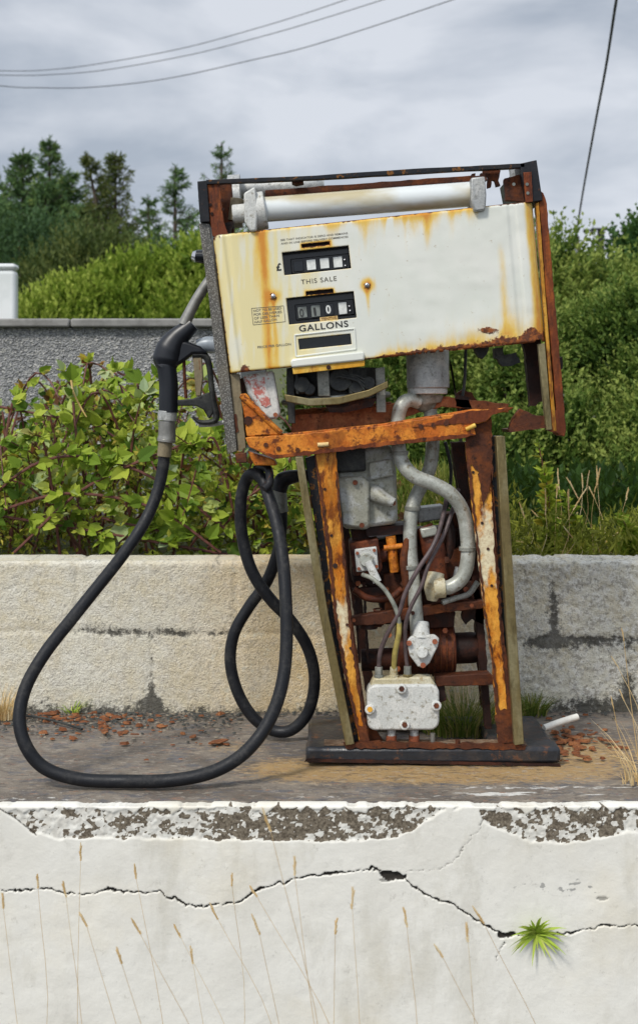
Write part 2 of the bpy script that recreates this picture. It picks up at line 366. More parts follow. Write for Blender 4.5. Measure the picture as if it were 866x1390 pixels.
    Yw0 = YF; d = YF+D0
    V = np.stack([(X-CX)/F*d, YF+disp, CAMZ-(Y-HY)/F*d], -1); V[0:2, :, 2] -= .006*fbm(xs/7, xs*0, 5, 31)[None, :]*sst(.45, .6, fbm(xs/30, xs*0, 3, 37))[None, :]; V[0, :, 1] += .03; V[0, :, 2] = V[1, :, 2]-.002; V[-1, :, 2] = -.63
    nx = len(xs); i = np.arange(X.size).reshape(X.shape)
    Fa = np.stack([i[1:, :-1], i[1:, 1:], i[:-1, 1:], i[:-1, :-1]], -1).reshape(-1, 4)
    q = NB('white_masonry_paint'); cr_, dr, bn, sm = q.attr('crack'), q.attr('dirt'), q.attr('band'), q.attr('smudge')
    n1 = q.noise(5, 6, .6); n2 = q.noise(180, 4, .7, off=2); n3 = q.noise(14, 6, .65, off=5); n4 = q.noise(60, 4, .6, off=8)
    col = q.mix(q.step(n1, .35, .7), (.80, .785, .72), (.73, .71, .64)); col = q.mix(q.math('MULTIPLY', q.step(n3, .55, .75), .35), col, (.52, .50, .44)); col = q.mix(q.math('MULTIPLY', q.step(q.noise(7, 7, .7, off=25, stretch=(1, 1, .35)), .5, .68), .35), col, (.46, .43, .34)); col = q.mix(q.math('MULTIPLY', q.step(q.noise(42, 7, .8, off=27), .58, .68), .4), col, (.40, .38, .33)); col = q.mix(q.math('MULTIPLY', q.step(q.noise(3, 5, .6, off=37), .5, .7), .3), col, (.74, .66, .48))
    bcol = q.mix(q.step(n4, .35, .6), (.76, .75, .69), (.62, .60, .54))
    col = q.mix(bn, col, bcol)
    dk = q.step(q.math('ADD', dr, q.math('MULTIPLY', q.math('SUBTRACT', q.noise(150, 4, .7, off=14), .5), 1.2)), .35, .6)
    dcol = q.mix(q.step(n2, .35, .65), (.08, .062, .042), (.22, .185, .135)); col = q.mix(q.math('MULTIPLY', dk, q.step(bn, .2, .6)), col, dcol)
    col = q.mix(q.math('MULTIPLY', q.step(q.math('ADD', sm, q.math('MULTIPLY', q.math('SUBTRACT', n4, .5), .9)), .4, .7), .7), col, (.22, .22, .21))
    col = q.mix(q.step(cr_, .25, .8), col, (.022, .018, .013))
    q.fin(col, .8, 0, q.math('ADD', n2, q.math('MULTIPLY', n4, .6)), .32, .0018)
    fast('plaster_face', V.reshape(-1, 3), Fa, q.m, plinth, attrs={'crack': ('POINT', crack), 'dirt': ('POINT', dirt), 'band': ('POINT', band), 'smudge': ('POINT', smud)}, smooth=True)
plaster()
def slab():
    xs = np.arange(-1.95, 1.95, .006); ys = np.arange(YF+.014, YB+.012, .006)
    X, Y = np.meshgrid(xs, ys)
    e = Y-YF
    Z = -.004+.007*(fbm(X*6, Y*6, 4, 1)-.5)+.004*(fbm(X*40, Y*40, 3, 2)-.5)-.010*sst(.02, 0, e)+.0
    Z = Z-.006*sst(.5, .62, fbm(X*5+9, Y*9, 4, 5))*sst(.14, .02, e)
    dep = 3+Y; px = CX+X/dep*F; py = HY+CAMZ/dep*F
    ochre = np.exp(-((px-590)/230)**2-((py-1048)/15)**2)*1.15+np.exp(-((px-320)/70)**2-((py-1012)/12)**2)*.5+np.exp(-((px-400)/60)**2-((py-1040)/14)**2)*.8+np.exp(-((px-800)/90)**2-((py-1020)/26)**2)*.8+.25*sst(880, 700, py)
    paint = sst(1045, 1085, py)*(.45+.55*sst(430, 700, px))*sst(.50, .62, fbm(X*5, Y*34, 4, 71))*1.1+sst(.018, .006, e)*1.3
    gravel = sst(.16, .02, YB-Y)*(sst(470, 330, px)+.5*sst(650, 760, px))
    V = np.stack([X, Y, Z], -1).reshape(-1, 3); i = np.arange(X.size).reshape(X.shape)
    Fa = np.stack([i[:-1, :-1], i[:-1, 1:], i[1:, 1:], i[1:, :-1]], -1).reshape(-1, 4)
    q = NB('slab_concrete'); oc, pt, gv = q.attr('ochre'), q.attr('paint'), q.attr('gravel')
    n1 = q.noise(6, 7, .65); n2 = q.noise(120, 4, .7, off=2); n3 = q.noise(16, 6, .7, off=5, stretch=(1, 2.2, 1)); n4 = q.noise(45, 5, .65, off=8, stretch=(1, 2, 1))
    col = q.mix(q.step(n1, .35, .65), (.13, .108, .088), (.235, .20, .16)); col = q.mix(q.math('MULTIPLY', q.step(n3, .5, .62), .75), col, (.095, .10, .115))
    col = q.mix(q.step(q.math('ADD', oc, q.math('MULTIPLY', q.math('SUBTRACT', n4, .5), 2.2)), .30, .8), col, (.36, .235, .10))
    col = q.mix(q.math('MULTIPLY', q.step(n4, .55, .62), .5), col, (.36, .33, .28))
    col = q.mix(q.math('MULTIPLY', q.step(n4, .60, .70), q.step(n3, .5, .6)), col, (.2, .07, .03))
    col = q.mix(q.step(q.math('ADD', pt, q.math('MULTIPLY', q.math('SUBTRACT', n4, .5), 1.3)), .5, .75), col, (.60, .59, .55))
    col = q.mix(q.math('MULTIPLY', q.step(n2, .45, .6), q.math('MULTIPLY', gv, .8)), col, (.045, .042, .03))
    col = q.mix(q.math('MULTIPLY', q.step(q.noise(28, 7, .8, off=33, stretch=(1, 2.5, 1)), .52, .60), .6), col, (.06, .05, .042)); col = q.mix(q.math('MULTIPLY', q.step(q.noise(34, 6, .75, off=43, stretch=(1, 2.5, 1)), .58, .64), .6), col, (.33, .17, .10))
    q.fin(col, .75, 0, q.math('ADD', n2, n4), .7, .004)
    fast('plinth_top', V, Fa, q.m, plinth, attrs={'ochre': ('POINT', ochre), 'paint': ('POINT', paint), 'gravel': ('POINT', gravel)}, smooth=True)
slab()
MB().box(-1.95, 1.95, YF+.035, YB, -.62, -.03).build('plinth_core', M['cast'], plinth)

# ------------------------------------------------------------ low block wall
def lowwall():
    T = .16; top = .416; d = YB+D0
    xs = np.arange(-2.3, 2.3, .005)
    arc = np.concatenate([np.arange(0, top-.012, .005), top-.012+.012*np.sin(np.linspace(0, 1, 4)*math.pi/2), ])
    zy = [(z, 0) for z in np.arange(-.02, top-.012, .005)]+[(top-.012+.012*math.sin(a), .012-.012*math.cos(a)) for a in (.3, .8, 1.3)]+[(top, .012+t) for t in np.arange(.003, T-.012, .008)]+[(top-.006, T), (top-.2, T)]
    zz = np.array([a for a, b in zy]); yy = np.array([b for a, b in zy])
    X, Z = np.meshgrid(xs, zz); _, Yo = np.meshgrid(xs, yy)
    px = CX+X/d*F; py = HY-(Z-CAMZ)/d*F; A = Z+Yo
    jy = 862+(px-400)*.012+6*(fbm(px/40, px*0, 3, 3)-.5)
    hor = np.exp(-((py-jy)/4)**2)
    ver = np.zeros_like(X)
    for k in range(-5, 8):
        ver = np.maximum(ver, np.exp(-((px-(750-215*k))/4)**2)*(py < jy)); ver = np.maximum(ver, np.exp(-((px-(852-215*k))/4)**2)*(py > jy))
    j = np.maximum(hor, ver)
    right = sst(560, 720, px)
    rough = fbm(X*30, A*30, 4, 3)
    disp = .003*j+.005*(.5-rough)*(.4+.7*right)+.006*(.5-fbm(X*5, A*5, 3, 9))+.004*right*sst(.55, .7, fbm(X*90, A*90, 2, 12))
    seg = fbm(px/70, py/40, 4, 5)
    dk = np.zeros_like(X)
    def blob(cx, cy, rx, ry, s): return s*np.exp(-((px-cx)/rx)**2-((py-cy)/ry)**2)
    dk += blob(130, 850, 34, 13, .6)+blob(225, 857, 60, 9, .5)+blob(205, 942, 12, 24, .8)+blob(60, 845, 30, 10, .3)
    dk += blob(751, 835, 12, 45, .75)+blob(800, 872, 75, 13, .9)+blob(735, 872, 30, 10, .7)+blob(850, 935, 14, 40, .8)+blob(790, 950, 60, 14, .6)+blob(600, 860, 60, 9, .4)
    dk += sst(944, 968, py-22*(fbm(px/22, py*0, 4, 3)-.5))*.85+blob(435, 880, 20, 30, .35)
    dk += .22*j+.34*sst(.52, .68, fbm(px/34, py/20, 5, 91))*sst(300, 80, np.abs(px-230))
    dk += .55*sst(773, 757, py)*sst(.45, .6, fbm(px/22, py/10, 3, 15))
    dk += .12*right*sst(.5, .62, fbm(px/26, py/20, 4, 35))
    ochre = sst(180, 420, px)*sst(720, 600, px)*(.55+.8*fbm(px/60, py/40, 4, 8))
    dY = np.where(Yo > .01, 0, 1)*disp; dZ = np.where(Yo > .01, 1, 0)*disp
    V = np.stack([X, YB+Yo+dY, Z-dZ*1.3], -1).reshape(-1, 3); i = np.arange(X.size).reshape(X.shape)
    Fa = np.stack([i[:-1, :-1], i[:-1, 1:], i[1:, 1:], i[1:, :-1]], -1).reshape(-1, 4)
    q = NB('painted_block'); dk_, oc, rt = q.attr('dark'), q.attr('ochre'), q.attr('right')
    n1 = q.noise(7, 7, .65); n2 = q.noise(170, 4, .7, off=2); n3 = q.noise(85, 5, .7, off=5); n4 = q.noise(30, 7, .75, off=8)
    col = q.mix(q.step(n1, .35, .65), (.80, .77, .65), (.72, .65, .48)); col = q.mix(q.math('MULTIPLY', oc, q.step(n4, .3, .58)), col, (.72, .48, .16))
    wht = q.math('MULTIPLY', q.step(n4, .42, .6), q.math('ADD', .45, q.math('MULTIPLY', rt, .55))); col = q.mix(wht, col, (.86, .84, .76))
    pit = q.step(q.math('ADD', q.math('MULTIPLY', n3, .6), q.math('MULTIPLY', n4, .4)), .515, .565); col = q.mix(q.math('MULTIPLY', pit, q.math('ADD', .24, q.math('MULTIPLY', rt, .28))), col, (.20, .155, .09))
    dkk = q.step(q.math('ADD', dk_, q.math('MULTIPLY', q.math('SUBTRACT', q.noise(60, 6, .8, off=17), .5), 3.0)), .46, 1.0); col = q.mix(q.math('MULTIPLY', dkk, .92), col, (.055, .052, .042))
    col = q.mix(q.math('MULTIPLY', q.step(q.noise(230, 3, .6, off=51), .58, .66), .4), col, (.14, .11, .07)); col = q.mix(q.math('MULTIPLY', q.step(q.noise(9, 6, .7, off=61, stretch=(1, 1, .5)), .52, .68), .25), col, (.50, .48, .43))
    q.fin(col, .85, 0, q.math('ADD', n2, q.math('MULTIPLY', n3, 1.6)), 1.0, .005)
    w = thing('low_block_wall', 'low cream painted blockwork wall with black staining, behind the pump', 'wall', (0, YB, 0))
    fast('wall_face', V, Fa, q.m, w, attrs={'dark': ('POINT', dk), 'ochre': ('POINT', ochre), 'right': ('POINT', right)}, smooth=True)
    MB().box(-2.3, 2.3, YB+.03, YB+T-.02, -.6, top-.03).build('wall_core', M['cast'], w)
lowwall()

# ------------------------------------------------------------ pebbledash wall
WY = 2.5
def pebble():
    q = NB('pebbledash'); v = q.n('ShaderNodeTexVoronoi'); v.inputs['Scale'].default_value = 125; q.l(q.co, v.inputs[0])
    v2 = q.n('ShaderNodeTexVoronoi'); v2.inputs['Scale'].default_value = 150; q.l(q.co, v2.inputs[0]); n = q.noise(3, 4)
    sc = q.n('ShaderNodeSeparateColor'); q.l(v.outputs['Color'], sc.inputs[0])
    col = q.ramp(sc.outputs[0], [(0, (.20, .205, .21)), (.4, (.31, .315, .32)), (.75, (.41, .41, .405)), (1, (.62, .61, .57))])
    col = q.mix(q.math('MULTIPLY', q.step(n, .4, .7), .35), col, (.2, .205, .21))
    return q.fin(col, .85, 0, q.math('ADD', v.outputs['Distance'], v2.outputs['Distance']), .9, .012)
w2 = thing('pebbledash_wall', 'grey pebbledash garden wall with a smooth concrete coping, beyond the brambles', 'wall', (-2, WY, .3))
xe = P(327, 500, WY).x; zc = P(0, 445, WY).z; zt = P(0, 433, WY).z
MB().box(-6, xe, WY, WY+.2, .3, zc).build('wall_body', pebble(), w2)
MB().box(xe-.2, xe-.001, WY+.201, WY+2.5, .3, zc).build('wall_return', pebble(), w2)
def coping():
    q = NB('coping_concrete'); n = q.noise(14, 6, .65); n2 = q.noise(90, 4)
    return q.fin(q.mix(q.step(n, .35, .7), (.27, .265, .25), (.17, .165, .155)), .85, 0, n2, .4, .003)
cm = coping(); m = MB(); x = xe+.04
for k in range(6):
    x1 = x-(.9 if k else .78); m.box(x1+.006, x, WY-.035, WY+.235, zc+.001, zt); x = x1
m.build('coping', cm, w2, bevel=.008)

# white tank behind the wall
def tank():
    q = NB('tank_white'); n = q.noise(4, 5); q.fin(q.mix(q.step(n, .4, .7), (.78, .80, .80), (.66, .69, .68)), .35, 0, n, .1, .004)
    t = thing('storage_tank', 'plain white box shaped tank showing above the pebbledash wall at the left edge', 'tank', (-3.2, 6.6, .35))
    a = MB(); x1 = P(21, 400, 6).x; z1 = P(0, 366, 6).z
    a.box(x1-2.2, x1, 6, 6.12, .35, z1-.001).build('tank_body', q.m, t, bevel=.03)
    MB().box(x1-2.2, x1+.004, 5.996, 6.125, z1, z1+.045).build('lid', q.m, t, bevel=.022)
tank()

# ------------------------------------------------------------ foliage tools
def leaf_arrays(pos, dr, ln, wd, six=False, fold=.25, droop=.0, up=None):
    n = len(pos); dr = dr/np.linalg.norm(dr, axis=1, keepdims=True)
    rv = rng.normal(size=(n, 3)) if up is None else up+rng.normal(size=(n, 3))*.6
    nr = rv-dr*(rv*dr).sum(1, keepdims=True); nr /= np.linalg.norm(nr, axis=1, keepdims=True)+1e-9
    sd_ = np.cross(dr, nr); ln = ln.reshape(-1, 1); wd = wd.reshape(-1, 1)
    if six:
        tip = pos+dr*ln-nr*ln*droop
        pts = [pos, pos+dr*ln*.28+sd_*wd*.5+nr*wd*fold, pos+dr*ln*.68+sd_*wd*.38+nr*wd*(fold-.1), tip, pos+dr*ln*.68-sd_*wd*.38+nr*wd*(fold-.1), pos+dr*ln*.28-sd_*wd*.5+nr*wd*fold]
        V = np.stack(pts, 1).reshape(-1, 3); b = np.arange(n)[:, None]*6
        Fa = np.concatenate([b+np.array([[0, 1, 2, 3]]), b+np.array([[0, 3, 4, 5]])], 1).reshape(-1, 4); return V, Fa, 2
    V = np.stack([pos, pos+dr*ln*.45+sd_*wd*.5+nr*wd*fold, pos+dr*ln, pos+dr*ln*.45-sd_*wd*.5+nr*wd*fold], 1).reshape(-1, 3)
    return V, np.arange(4*n).reshape(n, 4), 1
def foliage(name, mat, parent, pos, dr, ln, wd, rnd, six=False, org=None, **k):
    V, Fa, m = leaf_arrays(np.asarray(pos), np.asarray(dr), np.asarray(ln), np.asarray(wd), six, **k)
    return fast(name, V, Fa, mat, parent, org, attrs={'rnd': ('FACE', np.repeat(np.clip(rnd, 0, 1), m))})
def bush(name, label, cat, lumps, mat, shoots, slen, leaf, upness=.6, perl=14, inner=.5, group=None, keep_back=.3, bare=0, tip=.25, aspect=.28, spread=.6, dens=1.0, wob=.25):
    """lumps in pixels: (px,py,Y,rpx,rpy,ry_m)"""
    Ls = []
    for (px, py, Y, rx, ry, rd) in lumps: Ls.append((P(px, py, Y), rp(rx, Y), rd, rp(ry, Y)))
    c0 = Ls[0][0]; root = thing(name, label, cat, (c0.x, c0.y, GB), group)
    ar = np.array([l[1]*l[3]+l[1]*l[2] for l in Ls]); ar = ar/ar.sum()
    k = rng.choice(len(Ls), shoots, p=ar); v = rng.normal(size=(shoots, 3)); v /= np.linalg.norm(v, axis=1, keepdims=True)
    v[:, 2] = np.where(v[:, 2] < -.6, -v[:, 2], v[:, 2])
    C = np.array([tuple(l[0]) for l in Ls])[k]; RR = np.array([(l[1], l[2], l[3]) for l in Ls])[k]
    isin = rng.random(shoots) < inner
    rad = np.where(isin, rng.uniform(.45, .9, shoots), rng.uniform(.85, 1.08, shoots))*(1+wob*(fbm(v[:, 0]*3+k*7, v[:, 2]*3+v[:, 1]*2, 3, 5)*2-1))
    p = C+v*RR*rad[:, None]
    ok = ((v[:, 1] < .35) | (rng.random(shoots) < keep_back)) & (p[:, 2] > GB)
    p, v, isin = p[ok], v[ok], isin[ok]; n = len(p)
    d = v*np.array([1, 1, .6])*(1-upness)+np.array([0, 0, 1])*upness+rng.normal(size=(n, 3))*.18; d /= np.linalg.norm(d, axis=1, keepdims=True)
    sl = slen*rng.uniform(.5, 1.25, n)
    t = np.tile(np.linspace(.05, 1, perl), n); q = np.repeat(np.arange(n), perl)
    t = np.clip(t+rng.normal(size=t.shape)*.03, 0, 1.02)
    pos = p[q]+d[q]*(sl[q]*t)[:, None]; rv = rng.normal(size=pos.shape); rv /= np.linalg.norm(rv, axis=1, keepdims=True)
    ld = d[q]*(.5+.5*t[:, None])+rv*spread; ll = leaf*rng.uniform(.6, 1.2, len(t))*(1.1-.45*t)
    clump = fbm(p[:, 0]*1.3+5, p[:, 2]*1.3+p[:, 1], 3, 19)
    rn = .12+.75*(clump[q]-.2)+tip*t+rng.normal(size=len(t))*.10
    if dens < 1:
        kk = rng.random(len(t)) < dens; pos, ld, ll, rn = pos[kk], ld[kk], ll[kk], rn[kk]
    foliage('foliage', mat, root, pos, ld, ll, ll*aspect*2, rn)
    st = MB()
    for a in range(min(70, 6*len(Ls)+bare)):
        l = Ls[rng.integers(len(Ls))]; b = Vector((l[0].x+random.uniform(-.4, .4)*l[1], l[0].y, GB-.05)); e = l[0]+Vector((random.uniform(-.8, .8)*l[1], random.uniform(-.4, .3)*l[2], random.uniform(.1, .85)*l[3]))
        if e.z < GB+.2: continue
        st.tube([b, (b+e)/2+Vector((random.uniform(-.1, .1), 0, 0)), e], [.02, .014, .004], 5, 3)
    props(st.build('stems', M['bark'], root), kind='stuff'); return root
def cloud(px0, px1, topf, bot, Y0, Y1, n, rmin, rmax, seed):
    r_ = random.Random(seed); o = []
    for i in range(n):
        x = px0+(px1-px0)*(i+r_.random())/n if r_.random() < .6 else r_.uniform(px0, px1); t = topf(x); r = r_.uniform(rmin, rmax)
        y = t+r+(bot-t-r)*r_.random()**1.2 if i % 3 else t+r*1.05; f = (y-t)/(bot-t)
        o.append((x, y, Y1+(Y0-Y1)*min(1, f+r_.uniform(-.15, .25)), r*r_.uniform(.8, 1.3), r*r_.uniform(.9, 1.5), r*r_.uniform(.8, 1.1)/F*(Y1+3)))
    return o
def conifer(name, label, px, pty, pby, Y, wpx, mat, group, lean=0, nb=26, droop=-.15, upturn=.3, needle=.07, fork=None, dens=1.0, gap=.0, spire=.2):
    """tapered trunk with whorls of branches bearing needle sprays"""
    top = P(px+lean, pty, Y); base = P(px, pby, Y); base.z = GB-.1
    root = thing(name, label, 'tree', (base.x, base.y, GB), group); H = top.z-base.z
    tr = MB(); tr.tube([base, base.lerp(top, .5)+Vector((-.4*(top.x-base.x), 0, 0)), top], [H*.022, H*.013, .012], 8, 5).build('trunk', M['bark'], root)
    br = MB(); pos = []; dr = []; ll = []; rn = []; wid = rp(wpx, Y)
    for i in range(nb*4):
        u = ((i//5)*5/(nb*4))**.9; u = min(u+random.uniform(-.006, .006), .97); uu = .12+.88*u; c = base.lerp(top, uu)+Vector(((top.x-base.x)*-1.6*uu*(1-uu), 0, 0))
        blen = wid*(1-u)**.92*random.uniform(.55, 1.2)+.05
        if gap and random.random() < gap: continue
        a = random.uniform(0, 2*math.pi); el = droop+(upturn-droop)*u+random.uniform(-.15, .15)
        hd = Vector((math.cos(a), math.sin(a)*.8, 0)); tipp = c+hd*blen+Vector((0, 0, blen*math.tan(el)+blen*.12)); mid = c.lerp(tipp, .5)-Vector((0, 0, blen*.06))
        br.tube([c, mid, tipp], [.018*blen+.006, .01*blen+.004, .003], 4, 2)
        ns = max(3, int(blen*9*dens)); rb = random.uniform(-.15, .15)
        for s in range(ns):
            t = (s+.5)/ns; q = c.lerp(mid, t*2) if t < .5 else mid.lerp(tipp, t*2-1)
            sl = blen*.30*(1.1-t)+.05
            for sg in (-1, 1, 0):
                w = Vector((-hd.y, hd.x, 0))*sg*.8+hd*.7+Vector((0, 0, random.uniform(-.25, .45))); w.normalize()
                m_ = max(4, int(sl/needle*4.2))
                for j in range(m_):
                    tt = j/m_; pos.append(q+w*sl*tt); r = Vector((random.gauss(0, 1), random.gauss(0, 1), random.gauss(0, 1))).normalized()
                    dr.append(w*.9+r*.75); ll.append(needle*random.uniform(.7, 1.3)); rn.append(.35+rb+.35*t*random.random()+.2*u+random.gauss(0, .1))
    for j in range(34):
        pos.append(top-Vector((0, 0, j*.014*H/5))); dr.append(Vector((random.gauss(0, .6), random.gauss(0, .6), 1))); ll.append(needle*1.1); rn.append(.6)
    ll = np.array(ll); foliage('crown', mat, root, np.array(pos), np.array(dr), ll, ll*.24, np.array(rn)); br.build('branches', M['bark'], root); return root

# ------------------------------------------------------------ far trees and shrubs
GT = 'conifers standing beyond the wall'
conifer('pine_tree', 'dense dark pine with a rounded top at the far left edge', -14, 236, 440, 19, 150, M['needle'], GT, nb=50, droop=-.05, upturn=.4, needle=.11, dens=1.3)
conifer('pine_tree', 'tall dark pine with a blunt bushy tip, left of the spiky one', 32, 206, 440, 20, 140, M['needle'], GT, nb=56, droop=-.05, upturn=.5, needle=.11, dens=1.3)
conifer('spruce_tree', 'tall narrow spruce rising to a thin spike above the dark pines', 68, 188, 440, 21, 110, M['needle'], GT, nb=50, droop=-.1, upturn=.45, needle=.10, gap=.05, dens=1.2)
conifer('pine_tree', 'dark pine with a low bushy top, right of the thin spike', 94, 232, 440, 19.5, 125, M['needle'], GT, nb=42, droop=.0, upturn=.5, needle=.11, gap=.05, dens=1.2)
conifer('pine_tree', 'broad low pine crown filling in under the thin spike', 62, 246, 440, 19.2, 170, M['needle'], GT, nb=44, droop=.0, upturn=.5, needle=.12, dens=1.1)
conifer('pine_tree', 'squat pine between the dark pines and the leaning windswept tree', 118, 282, 440, 18.8, 120, M['needle'], GT, nb=34, droop=.0, upturn=.6, needle=.11, dens=1.1)
conifer('windswept_tree', 'windswept conifer with its tip leaning far out to the left', 158, 210, 430, 18, 84, M['needle_olive'], GT, lean=-40, nb=34, droop=.2, upturn=.8, needle=.09, gap=.08)
conifer('windswept_tree', 'upright windswept conifer beside the leaning one, olive green', 157, 208, 430, 18.6, 105, M['needle_olive'], GT, nb=42, droop=.2, upturn=.8, needle=.09, gap=.05, dens=1.2)
conifer('spruce_tree', 'spruce of regular christmas tree shape just left of the pump head', 238, 226, 430, 17, 112, M['needle'], GT, nb=32, droop=.0, upturn=.5, needle=.08, gap=.08, dens=1.1)
conifer('spruce_tree', 'sparse spruce top poking up behind the left corner of the pump head', 301, 194, 430, 18, 96, M['needle'], GT, nb=28, droop=.05, upturn=.55, needle=.08, gap=.2)
conifer('spruce_tree', 'small dark spruce filling the gap between the olive conifer and the regular spruce', 202, 268, 430, 17.5, 90, M['needle'], GT, nb=26, droop=.0, upturn=.5, needle=.085)
bush('olive_shrub', 'olive brown shrub in front of the dark pines', 'shrub', [(118, 385, 12, 30, 44, 1), (80, 415, 12, 34, 44, 1), (150, 380, 12.5, 26, 40, 1), (175, 400, 12.5, 40, 44, 1)], M['needle_olive'], 1300, .40, .10, .65, 12, aspect=.16)
bush('evergreen_bank', 'dark low evergreens under the pines behind the white tank', 'shrub', [(30, 385, 14, 60, 75, 1.2), (85, 400, 14.5, 50, 70, 1.2), (120, 440, 15, 60, 60, 1.2), (-70, 370, 14, 70, 90, 1.2), (200, 415, 15, 70, 60, 1), (290, 400, 15, 70, 60, 1)], M['needle'], 3200, .42, .10, .4, 12, aspect=.16, wob=.35)
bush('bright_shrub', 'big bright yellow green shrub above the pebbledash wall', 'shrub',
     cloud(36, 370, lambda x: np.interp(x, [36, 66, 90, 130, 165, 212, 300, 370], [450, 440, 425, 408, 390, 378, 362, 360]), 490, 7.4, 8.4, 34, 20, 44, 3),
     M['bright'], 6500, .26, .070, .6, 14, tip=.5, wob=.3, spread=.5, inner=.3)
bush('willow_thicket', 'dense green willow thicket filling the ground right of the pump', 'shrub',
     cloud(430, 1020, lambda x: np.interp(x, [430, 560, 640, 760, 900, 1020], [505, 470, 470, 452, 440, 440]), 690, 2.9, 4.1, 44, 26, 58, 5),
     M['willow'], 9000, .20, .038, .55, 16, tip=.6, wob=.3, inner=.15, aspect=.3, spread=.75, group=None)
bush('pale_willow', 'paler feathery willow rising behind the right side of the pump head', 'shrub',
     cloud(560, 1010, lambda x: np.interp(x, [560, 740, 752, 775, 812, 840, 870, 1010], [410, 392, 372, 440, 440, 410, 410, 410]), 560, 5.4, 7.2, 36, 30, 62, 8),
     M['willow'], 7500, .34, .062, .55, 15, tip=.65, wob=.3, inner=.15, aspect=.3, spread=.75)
bush('leafy_tree', 'dark leafy tree with an open top at the right edge of the photo', 'tree',
     cloud(872, 1020, lambda x: np.interp(x, [872, 880, 890, 1020], [356, 322, 326, 318]), 450, 8.6, 9.6, 34, 17, 36, 4),
     M['dark_tree'], 5200, .30, .085, .45, 11, tip=.4, wob=.35, inner=.35, spread=.9, aspect=.4)
bush('distant_hedge', 'brownish green feathery scrub on the skyline behind the poles', 'shrub',
     [(785, 432, 15, 50, 36, 1.5), (700, 400, 15, 60, 50, 1.5), (754, 385, 15.5, 12, 30, .6), (870, 420, 16, 60, 50, 1.5)], M['needle_olive'], 1500, .55, .10, .8, 12, aspect=.2, tip=.4)
# poles and cables
pg = 'wooden poles on the skyline'
t = thing('utility_pole', 'slim pole on the right skyline carrying two black round insulators on an arm', 'utility pole', (P(815, 300, 22).x, 22, .3))
a = P(815, 311, 22); MB().tube([Vector((a.x, 22, .3)), a], [.09, .07], 10).build('post', M['dgrey'], t)
MB().box(P(801, 0, 22).x, P(826, 0, 22).x, 21.88, 21.93, P(0, 313.5, 22).z, P(0, 310.5, 22).z).build('crossarm', M['dgrey'], t)
for x, y in ((794, 313.5), (803, 315.5)):
    MB().ball((x, y, 21.9), .048).build('insulator', M['window_dark'], t)
MB().tube([(794, 313.5, 21.9), (803, 311.5, 21.9)], .012, 6).build('bracket', M['dgrey'], t)
t = thing('utility_pole', 'short brown pole stub on the right skyline where the thick black cable comes down', 'utility pole', (P(782, 320, 14).x, 14, .3))
a = P(782, 321, 14); MB().tube([Vector((a.x, 14, .3)), a], [.055, .04], 10).build('post', M['bark'], t); MB().ball((778, 342, 13.93), .06, (1, .7, .8)).build('fitting', M['alu'], t)
def wire(label, pts, r, mat='dgrey'):
    ws = [P(*p) for p in pts]; c = ws[len(ws)//2]; m = MB(); m.tube(ws, r, 6, 10); o = m.build('overhead_cable', M[mat], org=c); props(o, label, 'cable', 'overhead cables')
wire('thick black cable slanting steeply down the right of the sky to the pole stub', [(852, -90, 4), (836, 0, 5.5), (822, 90, 7), (806, 175, 8.8), (790, 265, 11), (779, 335, 13.9)], .0105, 'black_paint')
wire('topmost of the three thin wires crossing the sky at upper left', [(-200, 90, 26), (0, 96, 23), (75, 94, 22), (150, 84, 21), (250, 65, 20), (350, 38, 19), (433, 12, 18), (560, -32, 17)], .0075)
wire('middle one of the three thin wires crossing the sky at upper left', [(-200, 96, 26), (0, 102, 23), (75, 101, 22), (150, 94, 21), (260, 74, 20), (350, 51, 19), (433, 27, 18), (600, -26, 17)], .0075)
wire('lowest of the three thin wires crossing the sky at upper left', [(-200, 98, 26), (0, 116.5, 23), (50, 119, 22.5), (125, 118.5, 21.5), (225, 107, 20.5), (340, 82, 19.5), (433, 59, 18.5), (613, 0, 17), (720, -40, 16)], .0085)

